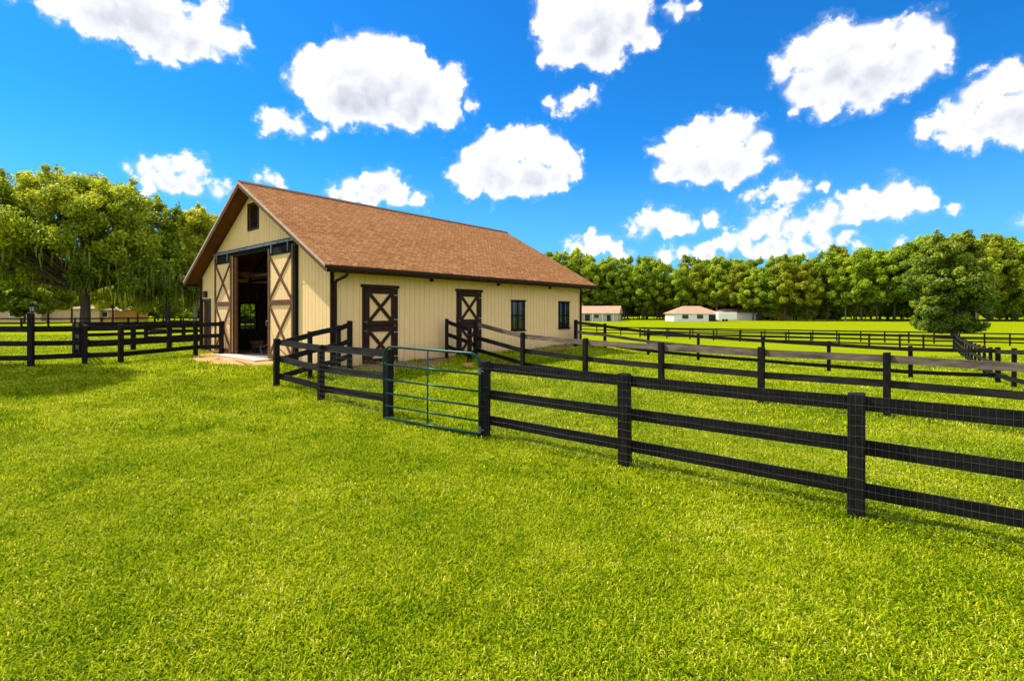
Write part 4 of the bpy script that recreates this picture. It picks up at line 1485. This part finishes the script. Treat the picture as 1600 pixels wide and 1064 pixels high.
# ------------------------------------------------------------------ houses
def house(label, px, Y, w, d, wh, rise, rot, wall, roofm, hip=False, wins=(), doors=(), porch=None, over=.5, name='house'):
    loc = on_ground(px, Y)
    root = empty(name, loc, rot, label, 'house')
    MB().box(-w/2, w/2, 0, d, -.4, wh).build('wall', M[wall], root)
    mb = MB()
    x0, x1, y0, y1 = -w/2-over, w/2+over, -over, d+over
    zb = wh - .02
    inset = (d/2+over) if hip else 0
    a = [(x0, y0, zb), (x1, y0, zb), (x1, y1, zb), (x0, y1, zb), (x0+inset, d/2, zb+rise), (x1-inset, d/2, zb+rise)]
    a2 = [(x, y, z+.18) for x, y, z in a]
    mb.v = a + a2
    mb.f = [(0, 3, 2, 1), (6, 7, 11, 10), (8, 9, 10, 11), (6, 10, 9), (7, 8, 11), (0, 1, 7, 6), (1, 2, 8, 7), (2, 3, 9, 8), (3, 0, 6, 9)]
    mb.build('roof', M[roofm], root)
    if not hip:
        for sx in (-w/2, w/2):
            g_ = MB(); g_.v = [(sx, 0, wh-.05), (sx, d, wh-.05), (sx, d/2, wh+rise-.1)]
            g_.v += [(sx*.98, y, z) for _, y, z in g_.v]
            g_.f = [(0, 1, 2), (5, 4, 3), (0, 3, 4, 1), (1, 4, 5, 2), (2, 5, 3, 0)]
            g_.build('gable', M[wall], root)
    for (x, z, ww, hh) in wins:
        f_ = MB().box(x-ww/2-.12, x+ww/2+.12, -.06, -.003, z-.12, z+hh+.12).build('window', M['white'], root)
        MB().box(x-ww/2, x+ww/2, -.10, -.062, z, z+hh).build('pane', M['glass'], f_)
    for (x, ww, hh) in doors:
        MB().box(x-ww/2, x+ww/2, -.08, -.003, 0, hh).build('door', M['dark'], root)
    MB().box(x0, x1, y0-.06, y0-.003, zb+.0, zb+.2).build('fascia', M['white'], root)
    return root


h1 = house('pale ranch house with tan roof, seen past the barn back corner', 925, 160, 17, 7, 2.6, 2.3, -.35, 'housewall', 'tanroof', wins=((1.5, 1.0, 1.6, 1.2),), doors=((-1.5, 1.6, 2.2), (5.5, 1.2, 2.1)))
for x in (-3.4, .2, 3.5, 7.0): MB().box(x-.1, x+.1, -.42, -.25, -.3, 2.56).build('porch_post', M['white'], h1)
h2 = house('white house with hipped tan roof in the middle distance', 1088, 158, 14.6, 9, 2.5, 2.4, 0, 'white', 'tanroof', hip=True,
      wins=((-3.6, .9, 2.0, 1.3), (1.2, .9, 2.0, 1.3)), doors=((5.2, 2.3, 2.2),))
house('low white house with brown roof half hidden behind the white trailer', 1150, 172, 15, 8, 2.4, 1.5, .1, 'white', 'tanroof', hip=True, wins=((-3, 1, 1.6, 1.2),))
house('tan house seen between the trunks of the far wood', 1240, 176, 13, 8, 3.4, 2.0, -.2, 'tanwall', 'tanroof', wins=((2, 1, 1.6, 1.2),))
house('white building glimpsed between the wood trunks', 1202, 186, 8, 6, 2.8, 1.6, .1, 'white', 'tanroof', wins=((0, 1, 1.6, 1.2),))
house('small pale house behind the trunks near the lone tree', 1300, 178, 7, 6, 2.6, 1.5, 0, 'white', 'tanroof', wins=((0, 1, 1.4, 1.2),))
house('tan house at the far left edge behind the fence', -8, 92, 14, 9, 2.6, 2.4, .3, 'tanwall', 'tanroof', wins=((3, 1, 1.5, 1.2),))
house('brown roofed house left of the oak trunk', 98, 96, 13, 8, 2.5, 2.3, .15, 'tanwall', 'tanroof', wins=((-4, .9, 1.2, 1.1),))
h9 = house('orange walled house with pale gable edge right of the oak trunk', 152, 98, 7, 9, 2.3, 0.1, .0, 'orangewall', 'tanroof', wins=((-1.5, .9, 1.2, 1), (1.5, .9, 1.2, 1)))
g_ = MB(); g_.v = [(-5, -.5, 2.2), (5, -.5, 2.2), (0, -.5, 4.6), (-5, .2, 2.2), (5, .2, 2.2), (0, .2, 4.6)]
g_.f = [(0, 1, 2), (5, 4, 3), (0, 3, 4, 1), (1, 4, 5, 2), (2, 5, 3, 0)]
g_.build('gable', M['orangewall'], h9)
for a, b in (((-5.4, 2.1), (0, 4.75)), ((0, 4.75), (5.4, 2.1))):
    MB().bar((a[0], -.6, a[1]), (b[0], -.6, b[1]), .16, .22).build('rake_board', M['white'], h9)
# white box trailer beside the white house
loc = on_ground(1137, 156)
tr_ = empty('box_trailer', loc, .05, 'long white box trailer parked beside the hipped white house', 'trailer')
MB().box(-3.1, 3.1, 0, 2.4, .45, 2.95).build('body', M['white'], tr_, bevel=.08)
for x in (-1.4, -.4):
    MB().tube([(x, -.12, .42), (x, .12, .42)], .42, 16).build('wheel', M['rubber'], tr_)
MB().box(-4.4, -3.1, 1.0, 1.4, .4, .55).build('hitch', M['header'], tr_)

# ------------------------------------------------------------------ grass
def in_poly(px, py, poly):
    inside = np.zeros(len(px), bool)
    n = len(poly); j = n-1
    for i in range(n):
        xi, yi = poly[i]; xj, yj = poly[j]
        c = ((yi > py) != (yj > py)) & (px < (xj-xi)*(py-yi)/(yj-yi+1e-12)+xi)
        inside ^= c; j = i
    return inside


gcol = bpy.data.collections.new('grass_tufts')   # not linked to the scene: prototypes for the instancer only


def tuft(seed, nb, h, spread, wid):
    r = np.random.default_rng(seed)
    vs, fs, ti = [], [], []
    for i in range(nb):
        a = r.uniform(0, 6.283); rr = spread * math.sqrt(r.random())
        bx_, by_ = rr*math.cos(a), rr*math.sin(a)
        hd = r.uniform(0, 6.283); hh = h*r.uniform(.5, 1.15); ln = hh*r.uniform(.5, 1.5)
        w = wid*r.uniform(.7, 1.3)
        px_, py_ = -math.sin(hd)*w/2, math.cos(hd)*w/2
        b = len(vs); tv = float(np.clip(.5 + r.normal()*.28, 0, 1))
        prof = ((0, 0, 1), (.25, .55, 1), (.6, .92, .85), (1.0, .85 if r.random() < .6 else 1.05, .12))
        for (u, z, ww) in prof:
            x = bx_ + math.cos(hd)*ln*u; y = by_ + math.sin(hd)*ln*u
            vs.append((x-px_*ww, y-py_*ww, hh*z-.005)); vs.append((x+px_*ww, y+py_*ww, hh*z-.005)); ti += [tv, tv]
        for k in range(3): fs.append((b+2*k, b+2*k+1, b+2*k+3, b+2*k+2))
    me = bpy.data.meshes.new('tuft'); me.from_pydata(vs, [], fs)
    at = me.attributes.new('tint', 'FLOAT', 'POINT'); at.data.foreach_set('value', np.array(ti, np.float32))
    me.materials.append(M['grass'])
    o = bpy.data.objects.new('tuft_%d' % seed, me)
    gcol.objects.link(o)


for k in range(5): tuft(k, 17, .048, .06, .0068)

r = np.random.default_rng(5)
PX, PY, PS, PT = [], [], [], []


def scatter(y0, y1, dens, scale, xmul=1.12, extra=1.0):
    area = (y1**2 - y0**2) * xmul
    n = int(area*dens)
    y = np.sqrt(r.random(n)*(y1**2-y0**2) + y0**2)
    x = (r.random(n)*2-1)*xmul*y + 0
    PX.append(x); PY.append(y); PS.append(scale*r.uniform(.7, 1.35, n))


scatter(2.0, 5.0, 1200, .84, 1.25)
scatter(5.0, 8.0, 680, 1.0, 1.2)
scatter(8.0, 13.0, 250, 1.35)
scatter(13.0, 22.0, 90, 1.75)
scatter(22.0, 34.0, 28, 2.3)


def along(a, b, n, s0, s1, sd=.05):
    t = r.random(n)
    PX.append(a[0]+(b[0]-a[0])*t + r.normal(size=n)*sd); PY.append(a[1]+(b[1]-a[1])*t + r.normal(size=n)*sd); PS.append(r.uniform(s0, s1, n))


for a, b in zip(F1, F1[1:]): along(a, b, 520, 1.0, 1.7, .035)
along(F1[0], F2[-1], 160, 1.2, 1.8, .05)
for a, b in zip(F2, F2[1:]): along(a, b, 220, 1.2, 1.9, .05)
for FF in (F4[:7], F5, FL1[2:], FL2[:3]):
    for a, b in zip(FF, FF[1:]): along(a, b, 70, 1.4, 2.4, .06)
for pp in PATCH:
    q = np.concatenate([pp, pp[:1]])
    for a, b in zip(q, q[1:]): along(a, b, 7, .8, 1.5, .07)
FR = True
for s in np.arange(0, 13, .9): along(bl(s, -.15), bl(s+.9, -.15), 20, 1.2, 2.4, .08)
px_, py_, ps_ = map(np.concatenate, (PX, PY, PS))
keep = np.ones(len(px_), bool)
inb = in_poly(px_, py_, [bl(-.02, -.02), bl(LEN+.02, -.02), bl(LEN+.02, W+.02), bl(-.02, W+.02)])
keep &= ~inb
keep &= ~in_poly(px_, py_, [bl(-.56, 3.69), bl(.1, 3.69), bl(.1, 7.21), bl(-.56, 7.21)])
for i, pp in enumerate(PATCH):
    ins = in_poly(px_, py_, pp.tolist())
    keep &= ~(ins & (r.random(len(px_)) > (.02 if i in (0, 3) else .05)))
for (cx_, cy_, rr) in ((-2.75, 8.35, .35), (3.0, 4.45, .33), (2.7, 4.75, .2)):     # thin dry spots
    d2 = np.hypot(px_-cx_, (py_-cy_)*1.5)
    keep &= ~((d2 < rr) & (r.random(len(px_)) < .75*(1-d2/rr)+.1))
px_, py_, ps_ = px_[keep], py_[keep], ps_[keep]
pzz = terrain(px_, py_)
n = len(px_)
me = bpy.data.meshes.new('grass')
me.vertices.add(n); me.vertices.foreach_set('co', np.stack([px_, py_, pzz], 1).ravel())
a = me.attributes.new('scl', 'FLOAT', 'POINT'); a.data.foreach_set('value', ps_.astype(np.float32))
a = me.attributes.new('rotz', 'FLOAT_VECTOR', 'POINT')
rv = np.zeros((n, 3), np.float32); rv[:, 2] = r.random(n)*6.283; rv[:, 0] = r.normal(size=n)*.12; rv[:, 1] = r.normal(size=n)*.12
a.data.foreach_set('vector', rv.ravel())
a = me.attributes.new('pick', 'INT', 'POINT'); a.data.foreach_set('value', r.integers(0, 5, n).astype(np.int32))
go = link('grass', me)
tag(go, 'short green lawn grass covering the paddocks and foreground', 'grass', kind='stuff')
ng = bpy.data.node_groups.new('grass_scatter', 'GeometryNodeTree')
ng.interface.new_socket('Geometry', in_out='INPUT', socket_type='NodeSocketGeometry')
ng.interface.new_socket('Geometry', in_out='OUTPUT', socket_type='NodeSocketGeometry')
gi = ng.nodes.new('NodeGroupInput'); gout = ng.nodes.new('NodeGroupOutput')
ip = ng.nodes.new('GeometryNodeInstanceOnPoints')
ci = ng.nodes.new('GeometryNodeCollectionInfo'); ci.inputs['Collection'].default_value = gcol
ci.inputs['Separate Children'].default_value = True; ci.inputs['Reset Children'].default_value = True


def named(nm, ty):
    q = ng.nodes.new('GeometryNodeInputNamedAttribute'); q.data_type = ty; q.inputs['Name'].default_value = nm
    return q.outputs['Attribute']


ng.links.new(gi.outputs[0], ip.inputs['Points'])
ng.links.new(ci.outputs[0], ip.inputs['Instance'])
ip.inputs['Pick Instance'].default_value = True
ng.links.new(named('pick', 'INT'), ip.inputs['Instance Index'])
ng.links.new(named('rotz', 'FLOAT_VECTOR'), ip.inputs['Rotation'])
ng.links.new(named('scl', 'FLOAT'), ip.inputs['Scale'])
ng.links.new(ip.outputs[0], gout.inputs[0])
mod = go.modifiers.new('scatter', 'NODES'); mod.node_group = ng
print('grass points', n)
